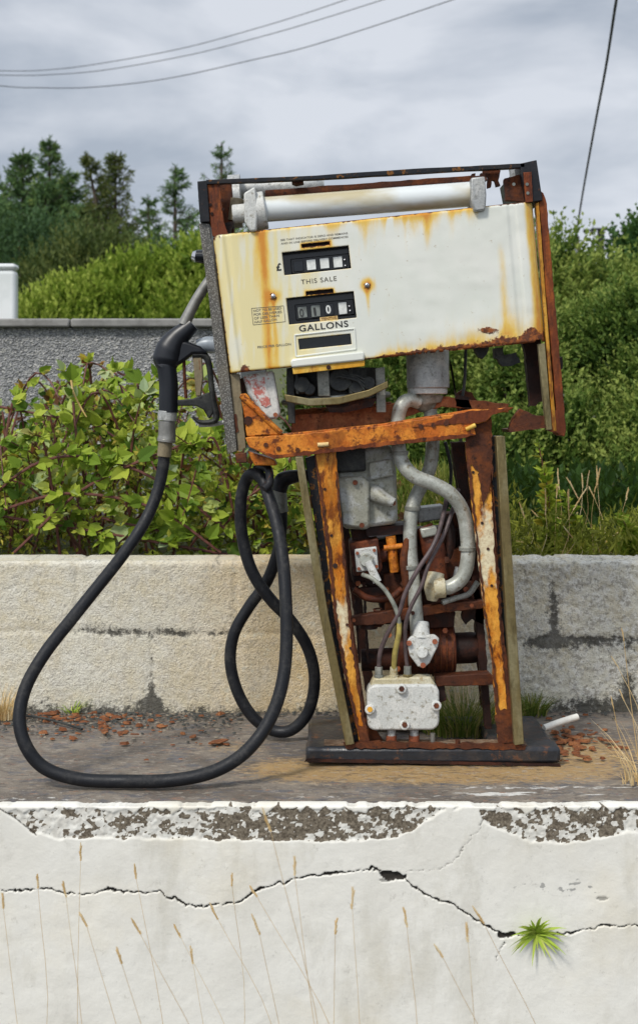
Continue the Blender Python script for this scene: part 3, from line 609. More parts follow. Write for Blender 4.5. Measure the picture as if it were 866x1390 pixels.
# ------------------------------------------------------------ bramble thicket and near plants
def brambles():
    root = thing('bramble_thicket', 'tangled bramble thicket with arching red canes between the low wall and the pebbledash wall', 'brambles', (-.5, 1.2, GB))
    tx = [-250, -60, 0, 50, 75, 100, 130, 160, 200, 235, 260, 300, 340, 420, 520, 600]; ty = [600, 590, 575, 560, 530, 497, 520, 505, 498, 540, 560, 565, 600, 625, 650, 690]
    canes = MB(); pos = []; dr = []; ll = []; rn = []; up = []
    def leafset(p, d, s, base):
        # three leaflets on a stalk, as bramble leaves are
        d = d.normalized(); sd_ = d.cross(Vector((random.gauss(0, .3), -.6, .8))).normalized(); c = base+random.gauss(0, .09)
        for k, (w, sc) in enumerate(((Vector((0, 0, 0)), 1.0), (sd_*.9, .8), (-sd_*.9, .8))):
            q = d+w; pos.append(p+d*s*.25); dr.append(q); ll.append(s*sc*random.uniform(.8, 1.1)); rn.append(c+random.gauss(0, .03)); up.append(Vector((0, -.8, .7)))
    for i in range(190):
        x0 = random.uniform(-230, 560); Y0 = random.uniform(.8, 2.2); b = P(x0, 700, Y0); b.z = GB
        x1 = x0+random.uniform(-170, 170); Y1 = min(max(Y0+random.uniform(-.6, .3), .72), 2.2); tyy = np.interp(x1, tx, ty)
        e = P(x1, random.uniform(tyy+5, 720), Y1); pk = P((x0+x1)/2, max(tyy-18, min(tyy+random.uniform(-30, 130), 710)), (Y0+Y1)/2)
        c = catmull([b, pk, e], 9); canes.tube([b, pk, e], [.0048, .004, .0016], 5, 9)
        for j in range(3, len(c)):
            if random.random() < .85:
                dd = (c[j]-c[j-1]).normalized()+Vector((random.gauss(0, .8), random.gauss(-.3, .6), random.gauss(.2, .6)))
                leafset(c[j], dd, random.uniform(.024, .056), random.choice((.2, .42, .5, .62, .72, .86, .8)) if random.random() < .88 else random.uniform(.9, 1))
    for i in range(1500):
        x = random.uniform(-240, 600); Y = random.uniform(.75, 2.1); tyy = np.interp(x, tx, ty); u = random.random()
        y = tyy+24+(775-tyy)*u; p = P(x, y, Y)
        if p.z < GB: continue
        leafset(p, Vector((random.gauss(0, 1), random.gauss(-.5, .6), random.gauss(.3, .6))), random.uniform(.016, .046), random.choice((.1, .25, .4, .5, .62, .75, .86)) if random.random() < .9 else random.uniform(.9, 1))
    # explicit long shoots seen against the grey wall
    for pts in ([(360, 745, .9), (240, 640, 1.0), (130, 575, 1.0), (85, 500, 1.0)], [(330, 700, 1), (260, 655, 1), (180, 590, 1.1), (0, 552, 1.1)], [(150, 640, 1.2), (175, 590, 1.2), (205, 530, 1.2), (230, 505, 1.2)], [(60, 700, .9), (103, 640, .9), (100, 545, .9)], [(100, 545, 1.1), (150, 570, 1.1), (200, 530, 1.15), (160, 505, 1.2)], [(0, 700, .78), (150, 725, .78), (320, 755, .78)], [(-60, 720, .74), (60, 625, .74), (190, 640, .75), (330, 735, .76)], [(20, 750, .74), (120, 660, .73), (260, 600, .78), (320, 590, .9)], [(300, 750, .74), (210, 690, .73), (90, 670, .74), (-20, 700, .74)], [(-20, 640, .85), (60, 660, .85), (130, 700, .85), (240, 725, .8)]):
        pts = [P(*q) for q in pts]; canes.tube(pts, .0042, 6, 8); c = catmull(pts, 9)
        for j in range(2, len(c)):
            if random.random() < .8: leafset(c[j], (c[j]-c[j-1]).normalized()+Vector((random.gauss(0, .7), random.gauss(-.3, .4), random.gauss(.4, .5))), random.uniform(.045, .075), random.choice((.35, .5, .55, .62, .72)))
    ll = np.array(ll); foliage('leaves', M['bramble'], root, np.array(pos), np.array(dr), ll, ll*.62, np.array(rn), six=True, fold=.14, droop=.1, up=np.array(up))
    canes.build('canes', M['cane'], root)
    MB().tube([(97, 516, .88), (101, 535, .88), (112, 556, .88), (118, 566, .88)], [.0035, .003, .0025, .0015], 6).build('broken_stem', M['tab'], root)
    # fine undergrowth woven through it
    n = 16000; x = rng.uniform(-260, 640, n); Y = rng.uniform(.72, 2.0, n); tyy = np.interp(x, tx, ty)+45; y = tyy+(800-tyy)*rng.random(n)**.8
    d = Y+D0; p = np.stack([(x-CX)/F*d, Y, CAMZ-(y-HY)/F*d], 1); ok = p[:, 2] > GB-.02; p = p[ok]
    l2 = rng.uniform(.012, .03, len(p)); cl = fbm(p[:, 0]*3, p[:, 2]*3, 3, 9)
    foliage('undergrowth', M['undergrowth'], root, p, rng.normal(size=p.shape)+np.array([0, -.2, .5]), l2, l2*.55, .1+.8*cl+rng.normal(size=len(p))*.14)
brambles()
def blades(name, label, cat, cx, cy, Y, spread, n, hmin, hmax, mat, lean=.35, w=.003, z0=None, group=None, kind=None, world=None, rb=0):
    """tuft of curved grass blades, each blade a tapering strip"""
    c = world if world is not None else P(cx, cy, Y); V = []; Fa = []; rn = []
    for i in range(n):
        a = random.uniform(0, 2*math.pi); r = spread*math.sqrt(random.random()); b = c+Vector((math.cos(a)*r, math.sin(a)*r*.7, 0)); h = random.uniform(hmin, hmax)
        ln = Vector((math.cos(a)*lean*random.uniform(.2, 1.4)+random.gauss(0, .12), math.sin(a)*lean+random.gauss(0, .1), 1)); s = Vector((random.gauss(0, 1), random.gauss(0, .5), 0)).normalized(); i0 = len(V)
        for k in range(5):
            t = k/4; q = b+Vector((ln.x*h*t*t, ln.y*h*t*t, h*t*(1-.18*t*abs(ln.x)))); ww = w*(1-t)*.5+.0002
            V += [q-s*ww, q+s*ww]
        for k in range(4): Fa.append([i0+2*k, i0+2*k+1, i0+2*k+3, i0+2*k+2])
        rn += [rb+random.random()]*4
    o = fast(name, [tuple(v) for v in V], Fa, M[mat], org=tuple(c), attrs={'rnd': ('FACE', np.clip(rn, 0, 1))}); return props(o, label, cat, group, kind)
blades('grass_tuft', 'green grass tuft growing up inside the pump base behind the legs', 'grass tuft', 0, 0, 0, .11, 800, .03, .13, 'grass', .9, world=floorP(632, 1000)+Vector((0, .05, 0)), w=.0028, rb=.15)
blades('grass_tuft', 'small green tuft at the foot of the low wall, right of the pump legs', 'grass tuft', 0, 0, 0, .04, 160, .03, .08, 'grass', .9, world=Vector((P(722, 970, .46).x, .46, 0)), w=.0035)
blades('grass_tuft', 'dry brown grass clump on the plinth at the left edge of the photo', 'grass tuft', 0, 0, 0, .04, 150, .03, .10, 'straw', .5, world=Vector((P(2, 970, .42).x, .42, 0)), w=.003)
blades('grass_tuft', 'straw coloured grass clump on the plinth at the right edge of the photo', 'grass tuft', 0, 0, 0, .045, 90, .03, .14, 'straw', 1.0, world=floorP(872, 1064), w=.0022)
def rosette(c, n, label):
    V = []; Fa = []; rn = []
    for i in range(n):
        a = random.uniform(-.5, math.pi+.5) if random.random() < .75 else random.uniform(0, 6.28); h = random.uniform(.018, .078)*(1 if math.sin(a) > -.2 else .8)
        d = Vector((math.cos(a), -random.uniform(.15, .9), math.sin(a))).normalized(); s_ = d.cross(Vector((random.gauss(0, .4), 1, random.gauss(0, .4)))).normalized(); i0 = len(V)
        for k in range(5):
            t = k/4; q = c+d*h*t-Vector((0, 0, .30*h*t*t)); w_ = .0038*(1-t)*(.6+.8*min(1, 3*t))+.0002; V += [q-s_*w_, q+s_*w_]
        for k in range(4): Fa.append([i0+2*k, i0+2*k+1, i0+2*k+3, i0+2*k+2])
        rn += [(.25+.75*random.random())]*4
    o = fast('grass_tuft', [tuple(v) for v in V], Fa, M['fresh'], org=tuple(c), attrs={'rnd': ('FACE', np.array(rn))}); props(o, label, 'grass tuft')
rosette(P(727, 1268, YF-.003), 80, 'fresh bright green spiky tuft growing from the crack in the white front')
blades('green_sprig', 'small green sprig lying at the wall foot left of the hose', 'sprig', 0, 0, 0, .02, 26, .02, .05, 'fresh', 1.6, world=floorP(98, 968), w=.004)
def stalks(name, label, spots, mat, kind=None, heads=True, group=None, org=None, cat='grass', sr=.001):
    V = MB(); H = MB()
    for (b, e, hl, hr) in spots:
        mid = b.lerp(e, .55)+Vector((random.uniform(-.015, .05), 0, 0)); V.tube([b, mid, e], [sr, sr*.8, sr*.6], 4, 4)
        d = (e-mid).normalized()+Vector((random.gauss(0, .1), 0, -.1))
        for j in range(6): V.tube([e+d*hl*(j/6-.1)*.9, e+d*hl*(j/6+.14)+Vector((random.uniform(-1, 1)*hr, 0, 0))], [hr*.7, hr*.25], 5)
        V.tube([e, e+d*hl*.5, e+d*hl], [hr*.35, hr*.6, .0003], 5, 3)
    me = V; o = me.build(name, M[mat], org=org); 
    a = o.data.attributes.new('rnd', 'FLOAT', 'FACE'); vals = np.repeat(rng.random(len(o.data.polygons)//20+1), 20)[:len(o.data.polygons)]; a.data.foreach_set('value', vals.astype(np.float32))
    return props(o, label, cat, group, kind)
sp = []
fs = [(12, 1130, 10), (52, 1188, -5), (80, 1160, 6), (110, 1150, -8), (148, 1145, 12), (185, 1175, 10), (215, 1190, 12), (118, 1240, 8), (137, 1232, 10), (190, 1250, 14), (225, 1240, 20), (245, 1255, 14), (270, 1240, 8), (295, 1230, 14), (292, 1140, 8), (315, 1185, -2), (320, 1200, 6), (348, 1200, 20), (372, 1165, 14), (367, 1110, -2), (300, 1255, 16), (352, 1250, 12), (380, 1235, 3), (400, 1170, 8), (425, 1200, 0), (455, 1250, -3), (458, 1165, -3), (552, 1240, -10), (610, 1225, 14), (635, 1260, 8), (640, 1200, 6), (655, 1235, 12), (30, 1280, 10), (5, 1215, 5), (70, 1270, 14), (165, 1290, 12), (330, 1290, 10), (600, 1282, 22), (505, 1090, -1), (90, 1200, -6), (240, 1200, 10), (262, 1290, 12), (420, 1290, 5), (478, 1215, -2), (495, 1190, 0)]
for (x, y, dx) in [f_ for k_, f_ in enumerate(fs) if k_ % 2]:
    Y = YF-random.uniform(.15, .75); e = P(x, y+16, Y); b = Vector((e.x+dx*.009+random.uniform(-.02, .12), Y, -.62)); sp.append((b, e, random.uniform(.024, .04), .0030))
stalks('dry_grass', 'dry seed headed grass stalks standing in front of the white plinth face', sp, 'straw', 'stuff', org=(0, YF-.14, -.62), sr=.0006)
sp = []
for i in range(46):
    x = random.uniform(690, 1010) if i < 34 else random.uniform(540, 645); Y = random.uniform(.72, 1.2); e = P(x, random.uniform(655, 740), Y); b = Vector((e.x+random.uniform(-.09, .09), Y, GB)); sp.append((b, e, random.uniform(.04, .09), .0032))
stalks('dry_grass', 'straw coloured grass stalks leaning behind the right part of the low wall', sp, 'straw', 'stuff', org=(1, 1, GB))
sp = []
for (x0, y0, x1, y1) in ((866, 1045, 832, 960), (880, 1050, 846, 950), (870, 1040, 846, 868), (885, 1000, 838, 905), (800, 1062, 845, 1030)):
    b = floorP(870, 1060); sp.append((b, P(x1, y1, b.y), .03, .002))
stalks('straw_stalks', 'long bare straw stalks leaning left out of the right edge grass clump', sp, 'straw', org=tuple(floorP(868, 1060)))
def weedbank():
    n = 7500; x = rng.uniform(640, 1050, n); Y = rng.uniform(.72, 1.5, n); d = Y+D0; hh = np.interp(x, [640, 700, 750, 800, 870, 1050], [700, 680, 705, 712, 700, 690])+(fbm(x/13, Y*3, 3, 55)-.5)*90
    y = hh+(775-hh)*rng.random(n)**.7; p = np.stack([(x-CX)/F*d, Y, CAMZ-(y-HY)/F*d], 1); p = p[p[:, 2] > GB-.02]; l = rng.uniform(.02, .05, len(p))
    root = thing('weed_bank', 'low weeds and ferny growth along the top of the low wall, right of the pump', 'weeds', (1, 1, GB))
    foliage('leaves', M['undergrowth'], root, p, rng.normal(size=p.shape)*.6+np.array([0, -.2, .7]), l, l*.22, .1+.9*fbm(p[:, 0]*4, p[:, 2]*6, 3, 3)+rng.normal(size=len(p))*.1)
    n = 9000; x = rng.uniform(500, 1080, n); Y = rng.uniform(1.7, 2.9, n); d = Y+D0; y = 640+40*(fbm(x/20, Y*2, 3, 4)-.5)+120*rng.random(n)**.8; p = np.stack([(x-CX)/F*d, Y, CAMZ-(y-HY)/F*d], 1); p = p[p[:, 2] > GB-.02]; l = rng.uniform(.03, .07, len(p))
    foliage('herbage', M['willow'], root, p, rng.normal(size=p.shape)*.5+np.array([0, -.2, .9]), l, l*.45, -.05+.4*fbm(p[:, 0]*4, p[:, 2]*6, 3, 3)+rng.normal(size=len(p))*.1)
    n = 5000; x = rng.uniform(520, 660, n); Y = rng.uniform(.9, 1.8, n); d = Y+D0; y = 650+130*rng.random(n); p = np.stack([(x-CX)/F*d, Y, CAMZ-(y-HY)/F*d], 1); p = p[p[:, 2] > GB-.02]; l = rng.uniform(.02, .06, len(p))
    foliage('tall_grass', M['grass'], root, p, rng.normal(size=p.shape)*.35+np.array([0, -.1, 1.]), l*1.6, l*.14, .4+rng.random(len(p))*.6)
weedbank()
def weed(label, x, ytop, Y, h0, yellow):
    b = P(x+16, 760, Y); b.z = GB; e = P(x, ytop, Y); root = thing('tall_weed', label, 'weed', tuple(b), 'tall weeds behind the low wall'); m = MB(); mid = b.lerp(e, .5)+Vector((.015, 0, 0)); m.tube([b, mid, e], [.004, .003, .0012], 5, 10).build('stem', M['cane'], root)
    c = catmull([b, mid, e], 30); pos = []; dr = []; ll = []; rn = []
    for j in range(3, len(c)):
        t = j/len(c)
        for s in range(4 if t < .75 else 1):
            v = Vector((random.gauss(0, 1), random.gauss(0, 1), .45)); pos.append(c[j]); dr.append(v); ll.append((.058-.035*t)*random.uniform(.7, 1.2)); rn.append(.93 if random.random() < yellow else random.uniform(.35, .78))
    ll = np.array(ll); foliage('leaves', M['bramble'], root, np.array(pos), np.array(dr), ll, ll*.5, np.array(rn), six=True)
weed('tall thin weed with yellowing leaves rising right of the pump legs', 730, 600, .95, 0, .14)
weed('shorter bushy weed just right of the tall yellowing one', 765, 668, 1.05, 0, .05)
weed('leafy weed showing low against the right edge behind the low wall', 842, 700, .85, 0, .0)

# ------------------------------------------------------------ THE PUMP
pump = thing('fuel_pump', 'derelict rusted fuel pump leaning left, with stripped lower casing and mechanical dials', 'fuel pump', (P(588, 1036, 0).x, .14, 0))
m = MB(); d_ = 2.98
x0, x1 = P(415, 0, -.02).x, P(761, 0, -.02).x
m.box(x0, x1, -.02, .05, .001, .040); m.box(x0+.004, P(505, 0, 0).x, .0502, .285, .001, .036); m.box(P(668, 0, 0).x, x1-.004, .0502, .285, .001, .036); m.box(x0+.004, x1-.004, .2852, .32, .001, .034)
M['base'] = rusty('base_paint', (.018, .021, .027), (.045, .035, .030), (.13, .055, .025), 13, .45, (.48, .62), (.57, .66), hi=.1, bd=.002, spec=.5)
M['basedirt'] = rusty('base_dirt', (.20, .12, .07), (.27, .20, .14), (.06, .03, .018), 20, .8, hi=.6)
base = m.build('base_plate', M['base'], pump, bevel=.009)
m = MB(); m.prism([(416, 1030), (759, 1037), (761, 1040.5), (413, 1034)], -.0245, -.0205, rag=.5).build('base_rust_edge', M['rust_dark'], base)
m = MB(); m.prism([(466, 1009), (510, 1008), (600, 1010), (690, 1011), (714, 1013), (712, 1018), (600, 1016), (520, 1015), (470, 1016)], -.0215, -.006, rag=1.6, step=6)
m.build('rust_scale', M['rust_brown'], base)
MB().box(P(440, 0, 0).x, P(715, 0, 0).x, -.006, .046, .0405, .0425).build('dirt_layer', M['basedirt'], base, bevel=.001)
for x, y in ((587, 1001), (621, 1010)):
    a = P(x, y+8, .0); MB().cyl(a+Vector((0, 0, -.01)), a+Vector((0, 0, .024)), .006).build('anchor_bolt', M['steel' if x < 600 else 'rust_brown'], base)
# legs: front left
def leg(polys):
    l = MB().prism(polys[0][0], polys[0][1], polys[0][2], rag=polys[0][4] if len(polys[0]) > 4 else 0, step=7).build('leg', polys[0][3], pump, bevel=.002)
    for p in polys[1:]:
        MB().prism(p[0], p[1], p[2], rag=p[5] if len(p) > 5 else 0, step=7).build(p[4], p[3], l, bevel=.0015)
    return l
ll_ = leg([([(426, 612), (456, 612), (474, 840), (488, 940), (499, 1010), (489, 1012), (470, 930), (454, 840)], -.004, .012, M['rust_leg'], .6),
     ([(401, 620), (411, 620), (445, 832), (481, 1010), (469, 1012), (433, 830)], -.03, .03, M['olive'], 'trim_strip'),
     ([(414, 622), (428, 618), (455, 840), (468, 925), (490, 1006), (479, 1008), (446, 835)], .006, .05, M['black_flaked'], 'inner_flange', .5),
     ([(452, 640), (458, 640), (478, 840), (502, 1004), (499, 1006), (474, 845)], .0, .04, M['rust_brown'], 'return_edge', .4)])
for x, y in ((441, 664), (450, 727), (455, 768), (471, 848), (476, 880), (490, 965)):
    MB().cyl(P(x, y, -.006), P(x, y, -.003), .0035 if y != 768 else .006, seg=10).build('bolt_hole', M['rust_dark'], ll_)
lr_ = leg([([(631, 600), (662, 592), (671, 700), (680, 840), (692, 940), (697, 1008), (676, 1008), (668, 900), (657, 830), (641, 690)], -.004, .012, M['rust_leg'], .7),
     ([(673, 592), (685, 592), (700, 840), (711, 1010), (698, 1012), (687, 840)], -.03, .03, M['olive'], 'trim_strip'),
     ([(662, 588), (674, 596), (689, 840), (698, 1004), (692, 1006), (680, 840), (670, 690)], .004, .05, M['black_flaked'], 'inner_flange', .7),
     ([(612, 600), (634, 600), (650, 760), (668, 990), (658, 990), (640, 780)], .10, .13, M['rust_dark'], 'inner_post', 1)])
MB().prism([(628, 570), (666, 566), (669, 640), (664, 660), (655, 690), (650, 640), (634, 628)], -.0075, -.0045, rag=1.5, step=6).build('rust_scale', M['rust_brown'], lr_)
for x, y in ((650, 644), (642, 641), (654, 710), (662, 745), (667, 795)):
    MB().cyl(P(x, y, -.006), P(x, y, -.003), .0035, seg=10).build('bolt_hole', M['rust_dark'], lr_)
MB().prism([(470, 960), (500, 975), (520, 1006), (470, 1008)], .03, .05, rag=1.2).build('corner_gusset', M['rust_brown'], ll_)
for ei, (lg_, pl) in enumerate(((ll_, [(426, 612), (429, 614), (449, 740), (458, 840), (474, 930), (493, 1006), (489, 1010), (470, 930), (454, 840), (443, 735)]), (ll_, [(455, 640), (457, 640), (476, 840), (490, 940), (500, 1008), (496, 1008), (486, 940), (472, 840)]),
    (lr_, [(631, 600), (636, 600), (644, 690), (659, 830), (671, 900), (677, 960), (686, 1006), (676, 1008), (668, 900), (657, 830), (641, 690)]), (lr_, [(666, 640), (668, 660), (672, 700), (681, 840), (693, 940), (697, 1006), (691, 1006), (686, 940), (677, 840), (669, 720)]),
    (lr_, [(671, 972), (684, 962), (695, 968), (697, 1008), (677, 1010)]), (ll_, [(486, 985), (498, 990), (501, 1010), (489, 1012)]))):
    MB().prism(pl, -.0062-.0007*ei, -.0042, rag=1.2, step=5).build('edge_rust', M['rust_brown'], lg_)
# rear legs
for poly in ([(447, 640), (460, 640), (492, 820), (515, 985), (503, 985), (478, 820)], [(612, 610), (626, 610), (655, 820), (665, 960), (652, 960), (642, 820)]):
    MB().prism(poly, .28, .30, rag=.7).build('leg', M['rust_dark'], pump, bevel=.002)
# cross channels
ch = MB().prism([(333, 594), (395, 590), (520, 577), (645, 557), (697, 553), (692, 557), (668, 563), (660, 572), (642, 576), (646, 590), (632, 594), (520, 605), (372, 623), (338, 607)], -.025, -.012, rag=.8, step=8).build('cross_channel', M['rust_orange'], pump, bevel=.002)
MB().prism([(336, 592), (395, 588), (520, 575), (645, 555), (655, 556), (640, 560), (520, 580), (395, 593), (337, 597)], -.0118, .05).build('channel_flange', M['rust_orange'], ch, bevel=.0015)
for pl in ([(372, 618), (520, 600), (640, 588), (646, 590), (632, 594), (520, 605), (372, 623), (350, 611)], [(640, 557), (697, 553), (668, 563), (658, 572), (642, 574), (600, 577), (560, 580), (600, 570)]):
    MB().prism(pl, -.0272, -.0252, rag=1.2, step=5).build('edge_rust', M['rust_strip'], ch)
for a, b in (((431, 604), (446, 603)), ((632, 583), (645, 577))):
    MB().tube([(a[0], a[1], -.029), (b[0], b[1], -.029)], rp(3), 10).build('paint_tab', M['tab' if a[0] < 500 else 'amber'], ch)
for x, y in ((404, 611), (361, 604), (571, 579), (588, 577), (605, 575), (606, 573), (378, 609)):
    MB().cyl(P(x, y, -.028), P(x, y, -.024), rp(3.2), seg=12).build('rivet', M['rust_brown'], ch)
MB().prism([(395, 563), (470, 557), (530, 548), (600, 538), (690, 548), (690, 560), (600, 552), (530, 572), (470, 583), (395, 590)], .08, .10, rag=1, step=8).build('cross_channel', M['rust_bright'], pump, bevel=.002)
MB().prism([(400, 556), (530, 545), (545, 560), (400, 575)], .24, .27, rag=.7).build('cross_channel', M['rust_bright'], pump, bevel=.002)
g = MB().prism([(326, 535), (334, 534), (386, 590), (335, 592), (331, 560)], -.02, -.013, rag=.6).build('corner_gusset', M['rust_orange'], pump, bevel=.002)
MB().tube([(327, 537, -.022), (355, 563, -.022), (382, 588, -.022)], rp(3.5), 8).build('gusset_rib', M['rust_orange'], g)
MB().cyl(P(337, 571, -.023), P(337, 571, -.018), rp(6)).build('bolt', M['rust_dark'], g)
MB().prism([(319, 616), (334, 614), (336, 628), (321, 629)], -.02, -.008, rag=.3).build('foot_tab', M['rust_brown'], pump, bevel=.002)
MB().prism([(336, 612), (372, 624), (376, 632), (345, 632)], .0, .08).build('hose_hook_bracket', M['rust_orange'], pump, bevel=.003)
# head sides
side = MB().prism([(270, 303), (284, 303), (297, 400), (311, 508), (317, 560), (322, 612), (309, 617), (295, 505), (283, 400)], -.02, .30).build('side_panel', M['knurl'], pump, bevel=.0015)
MB().prism([(312, 508), (325, 508), (334, 608), (323, 612), (317, 560)], -.012, .02, rag=.3).build('inner_flange', M['tan'], side, bevel=.001)
MB().prism([(322, 516), (331, 512), (338, 596), (333, 600)], .02, .29).build('rear_flange', M['rust_brown'], side)
MB().prism([(316, 562), (321, 562), (324, 585), (318, 590)], -.0145, -.0125, rag=.6).build('rust_patch', M['rust_brown'], side)
for k, (poly, y0, y1, mt, bn) in enumerate((([(268, 246), (281, 245), (285, 301), (272, 302)], -.03, .30, 'black_paint', 'corner_plate'), ([(281, 247), (298, 246), (304, 300), (311, 321), (289, 321), (285, 300)], -.024, -.012, 'rust_strip', 'corner_bracket'), ([(297, 248), (314, 247), (318, 318), (304, 320)], .02, .05, 'rust_brown', 'corner_bracket'))):
    MB().prism(poly, y0, y1, rag=.3).build(bn, M[mt], pump, bevel=.0015)
for x, y in ((286, 278), (288, 290), (302, 272), (303, 284)): MB().cyl(P(x, y, -.027), P(x, y, -.0235), rp(2.2), seg=10).build('bolt', M['rust_dark'], pump)
MB().prism([(305, 303), (318, 300), (313, 318), (306, 320)], .0, .018, rag=.5).build('corner_bracket', M['rust_dark'], pump)
MB().prism([(705, 222), (728, 217), (736, 272), (715, 275)], -.03, .30).build('corner_plate', M['black_paint'], pump, bevel=.0015)
MB().prism([(692, 226), (706, 224), (712, 273), (699, 272)], .05, .08, rag=.4).build('corner_bracket', M['alu'], pump, bevel=.001)
MB().prism([(684, 242), (710, 236), (714, 274), (686, 272)], .0, .02, rag=.6).build('corner_bracket', M['rust_brown'], pump, bevel=.001)
c = MB().prism([(710, 234), (721, 233), (723, 274), (713, 275)], -.036, -.031, rag=.3).build('corner_bracket', M['rust_strip'], pump, bevel=.001)
for x, y in ((715, 250), (716, 262), (697, 250)): MB().cyl(P(x, y, -.039), P(x, y, -.035), rp(2.2), seg=10).build('bolt', M['drum_grey'], c)
rs = MB().prism([(729, 256), (737, 262), (742, 276), (752, 400), (761, 500), (768, 585), (766, 593), (757, 590), (750, 500), (741, 400), (733, 290)], -.02, .05, rag=.7, step=7).build('side_panel', M['rust_strip'], pump, bevel=.002)
MB().prism([(727, 276), (731, 274), (740, 400), (753, 560), (755, 585), (750, 585), (745, 520), (736, 400)], -.0225, .0, rag=.3).build('painted_flange', M['amber_rust'], rs, bevel=.001)
MB().prism([(730, 467), (739, 466), (749, 583), (741, 584)], -.0235, -.005).build('trim_strip', M['olive'], rs, bevel=.001)
MB().prism([(741, 560), (757, 556), (760, 588), (744, 585)], -.021, -.01, rag=.6).build('rust_patch', M['rust_strip'], rs)
MB().prism([(759, 486), (763, 484), (763, 500), (760, 503)], .0, .03, rag=.8).build('lug', M['rust_dark'], rs)
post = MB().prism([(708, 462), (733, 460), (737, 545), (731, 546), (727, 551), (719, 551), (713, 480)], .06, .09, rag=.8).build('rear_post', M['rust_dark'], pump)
MB().prism([(691, 583), (700, 562), (705, 555), (722, 562), (744, 567), (744, 577), (720, 583), (692, 587)], -.01, .02, rag=1.4, step=6).build('foot_bracket', M['rust_brown'], pump, bevel=.001)
MB().prism([(690, 583), (745, 576), (745, 580), (692, 587)], -.02, .1, rag=.5).build('foot_bracket', M['rust_brown'], pump)
MB().prism([(643, 472), (664, 470), (661, 480), (655, 487), (649, 484)], .03, .06, rag=1).build('hanging_bracket', M['dgrey'], pump)
MB().prism([(670, 473), (682, 471), (684, 482), (700, 478), (706, 492), (694, 497), (682, 497), (676, 488), (671, 486)], .03, .06, rag=1.2).build('hanging_bracket', M['dgrey'], pump)
# top rails
MB().prism([(280, 244), (430, 238), (560, 229), (712, 221.5), (712, 227), (560, 235.5), (430, 243.5), (281, 250)], -.03, -.01, rag=.3, step=18).build('top_rail', M['black_flaked'], pump, bevel=.001)
MB().prism([(331, 262), (372, 259), (660, 239), (661, 245), (500, 257), (372, 267), (331, 268)], .25, .27, rag=.4, step=12).build('top_rail', M['rust_brown'], pump, bevel=.001)
MB().prism([(360, 258), (640, 238), (640, 246.5), (360, 268)], .012, .02, rag=.5, step=12).build('lamp_mounting_rail', M['rust_brown'], pump, bevel=.001)
for x in (272, 716):
    a = P(x, 249 if x < 400 else 222, -.01); MB().box(a.x-.004, a.x+.012, -.0095, .28, a.z-.012, a.z-.002).build('top_rail', M['rust_dark'], pump)
br = MB().prism([(655, 228), (676, 226), (679, 232), (676, 245), (679, 252), (673, 253), (671, 245), (667, 244), (666, 254), (661, 255), (662, 240), (656, 237)], -.0, .015, rag=.7, step=4).build('broken_clip', M['rust_brown'], pump)
MB().prism([(398, 243), (412, 242), (412, 247), (402, 249), (396, 247)], -.01, .03, rag=.5).build('rail_clip', M['rust_brown'], pump)
# lamp tube with holders
lt = MB().tube([(352, 285, .0), (645, 263, .0)], rp(17), 28).build('lamp_tube', M['tubewhite'], pump)
def holder(m_, x0, y0, x1, y1, r, Y, wd): return m_
h = MB().tube([(337, 289, 0), (361, 285, 0)], rp(26), 24).build('lamp_holder', M['lightcast'], pump, bevel=.003)
MB().prism([(331, 262), (346, 253), (350, 290), (348, 313), (340, 314), (332, 300)], -.045, .03).build('holder_flange', M['lightcast'], h, bevel=.004)
MB().tube([(316, 291, -.0), (336, 289, -.0)], rp(13), 18).build('holder_boss', M['lightcast'], h, bevel=.003)
h = MB().prism([(639, 241), (658, 239), (660, 264), (659, 285), (643, 287), (639, 270)], -.05, .04).build('lamp_holder', M['alu'], pump, bevel=.004)
MB().prism([(640, 236), (645, 235), (645, 239), (652, 238), (652, 235), (658, 235), (658, 240), (640, 242)], -.02, -.0, rag=.3).build('holder_clip', M['rust_brown'], h)
dr_ = MB().tube([(312, 274, .16), (328, 273, .16)], [rp(36, .16), rp(36, .16)], 26).build('lamp_drum', M['alu'], pump)
MB().tube([(328, 257, .2), (360, 256, .2), (420, 252, .2), (432, 252, .2), (440, 252, .2)], [rp(14), rp(14), rp(14), rp(12), rp(7)], 20).build('drum_body', M['alu'], dr_)
MB().tube([(318, 300, .03), (322, 270, .03)], rp(10), 10).build('lamp_wiring_box', M['tan'], pump)

# front enamel panel
PC = [(287, 319), (725, 272), (742, 463), (311, 507)]; PY = -.035
def bil(s, t):
    (ax, ay), (bx, by), (cx, cy), (dx, dy) = PC
    return (ax*(1-s)+bx*s)*(1-t)+(dx*(1-s)+cx*s)*t, (ay*(1-s)+by*s)*(1-t)+(dy*(1-s)+cy*s)*t
def inv(x, y):
    s, t = .5, .5
    for _ in range(12):
        X, Y = bil(s, t); e = 1e-4; X1, Y1 = bil(s+e, t); X2, Y2 = bil(s, t+e)
        a, b, c, d = (X1-X)/e, (X2-X)/e, (Y1-Y)/e, (Y2-Y)/e; D = a*d-b*c; rx, ry = x-X, y-Y
        s += (rx*d-b*ry)/D; t += (a*ry-c*rx)/D
    return s, t
WIN = [((383, 343), (474, 333), (476, 364), (386, 374)), ((389, 405), (481, 395), (483, 431), (392, 441)), ((405, 460), (476, 453), (477, 467), (406, 475)), ((409, 331.5), (447, 328), (448, 332.5), (410, 336)), ((415, 396), (452, 392), (453, 397), (416, 401))]
WR = []
for w_ in WIN:
    st = [inv(*p) for p in w_]; WR.append(((st[0][0]+st[3][0])/2, (st[1][0]+st[2][0])/2, (st[0][1]+st[1][1])/2, (st[2][1]+st[3][1])/2))
def addlines(base, extra):
    b = list(base)
    for e in extra: b[int(np.argmin([abs(x-e) for x in b]))] = e
    return np.array(sorted(b))
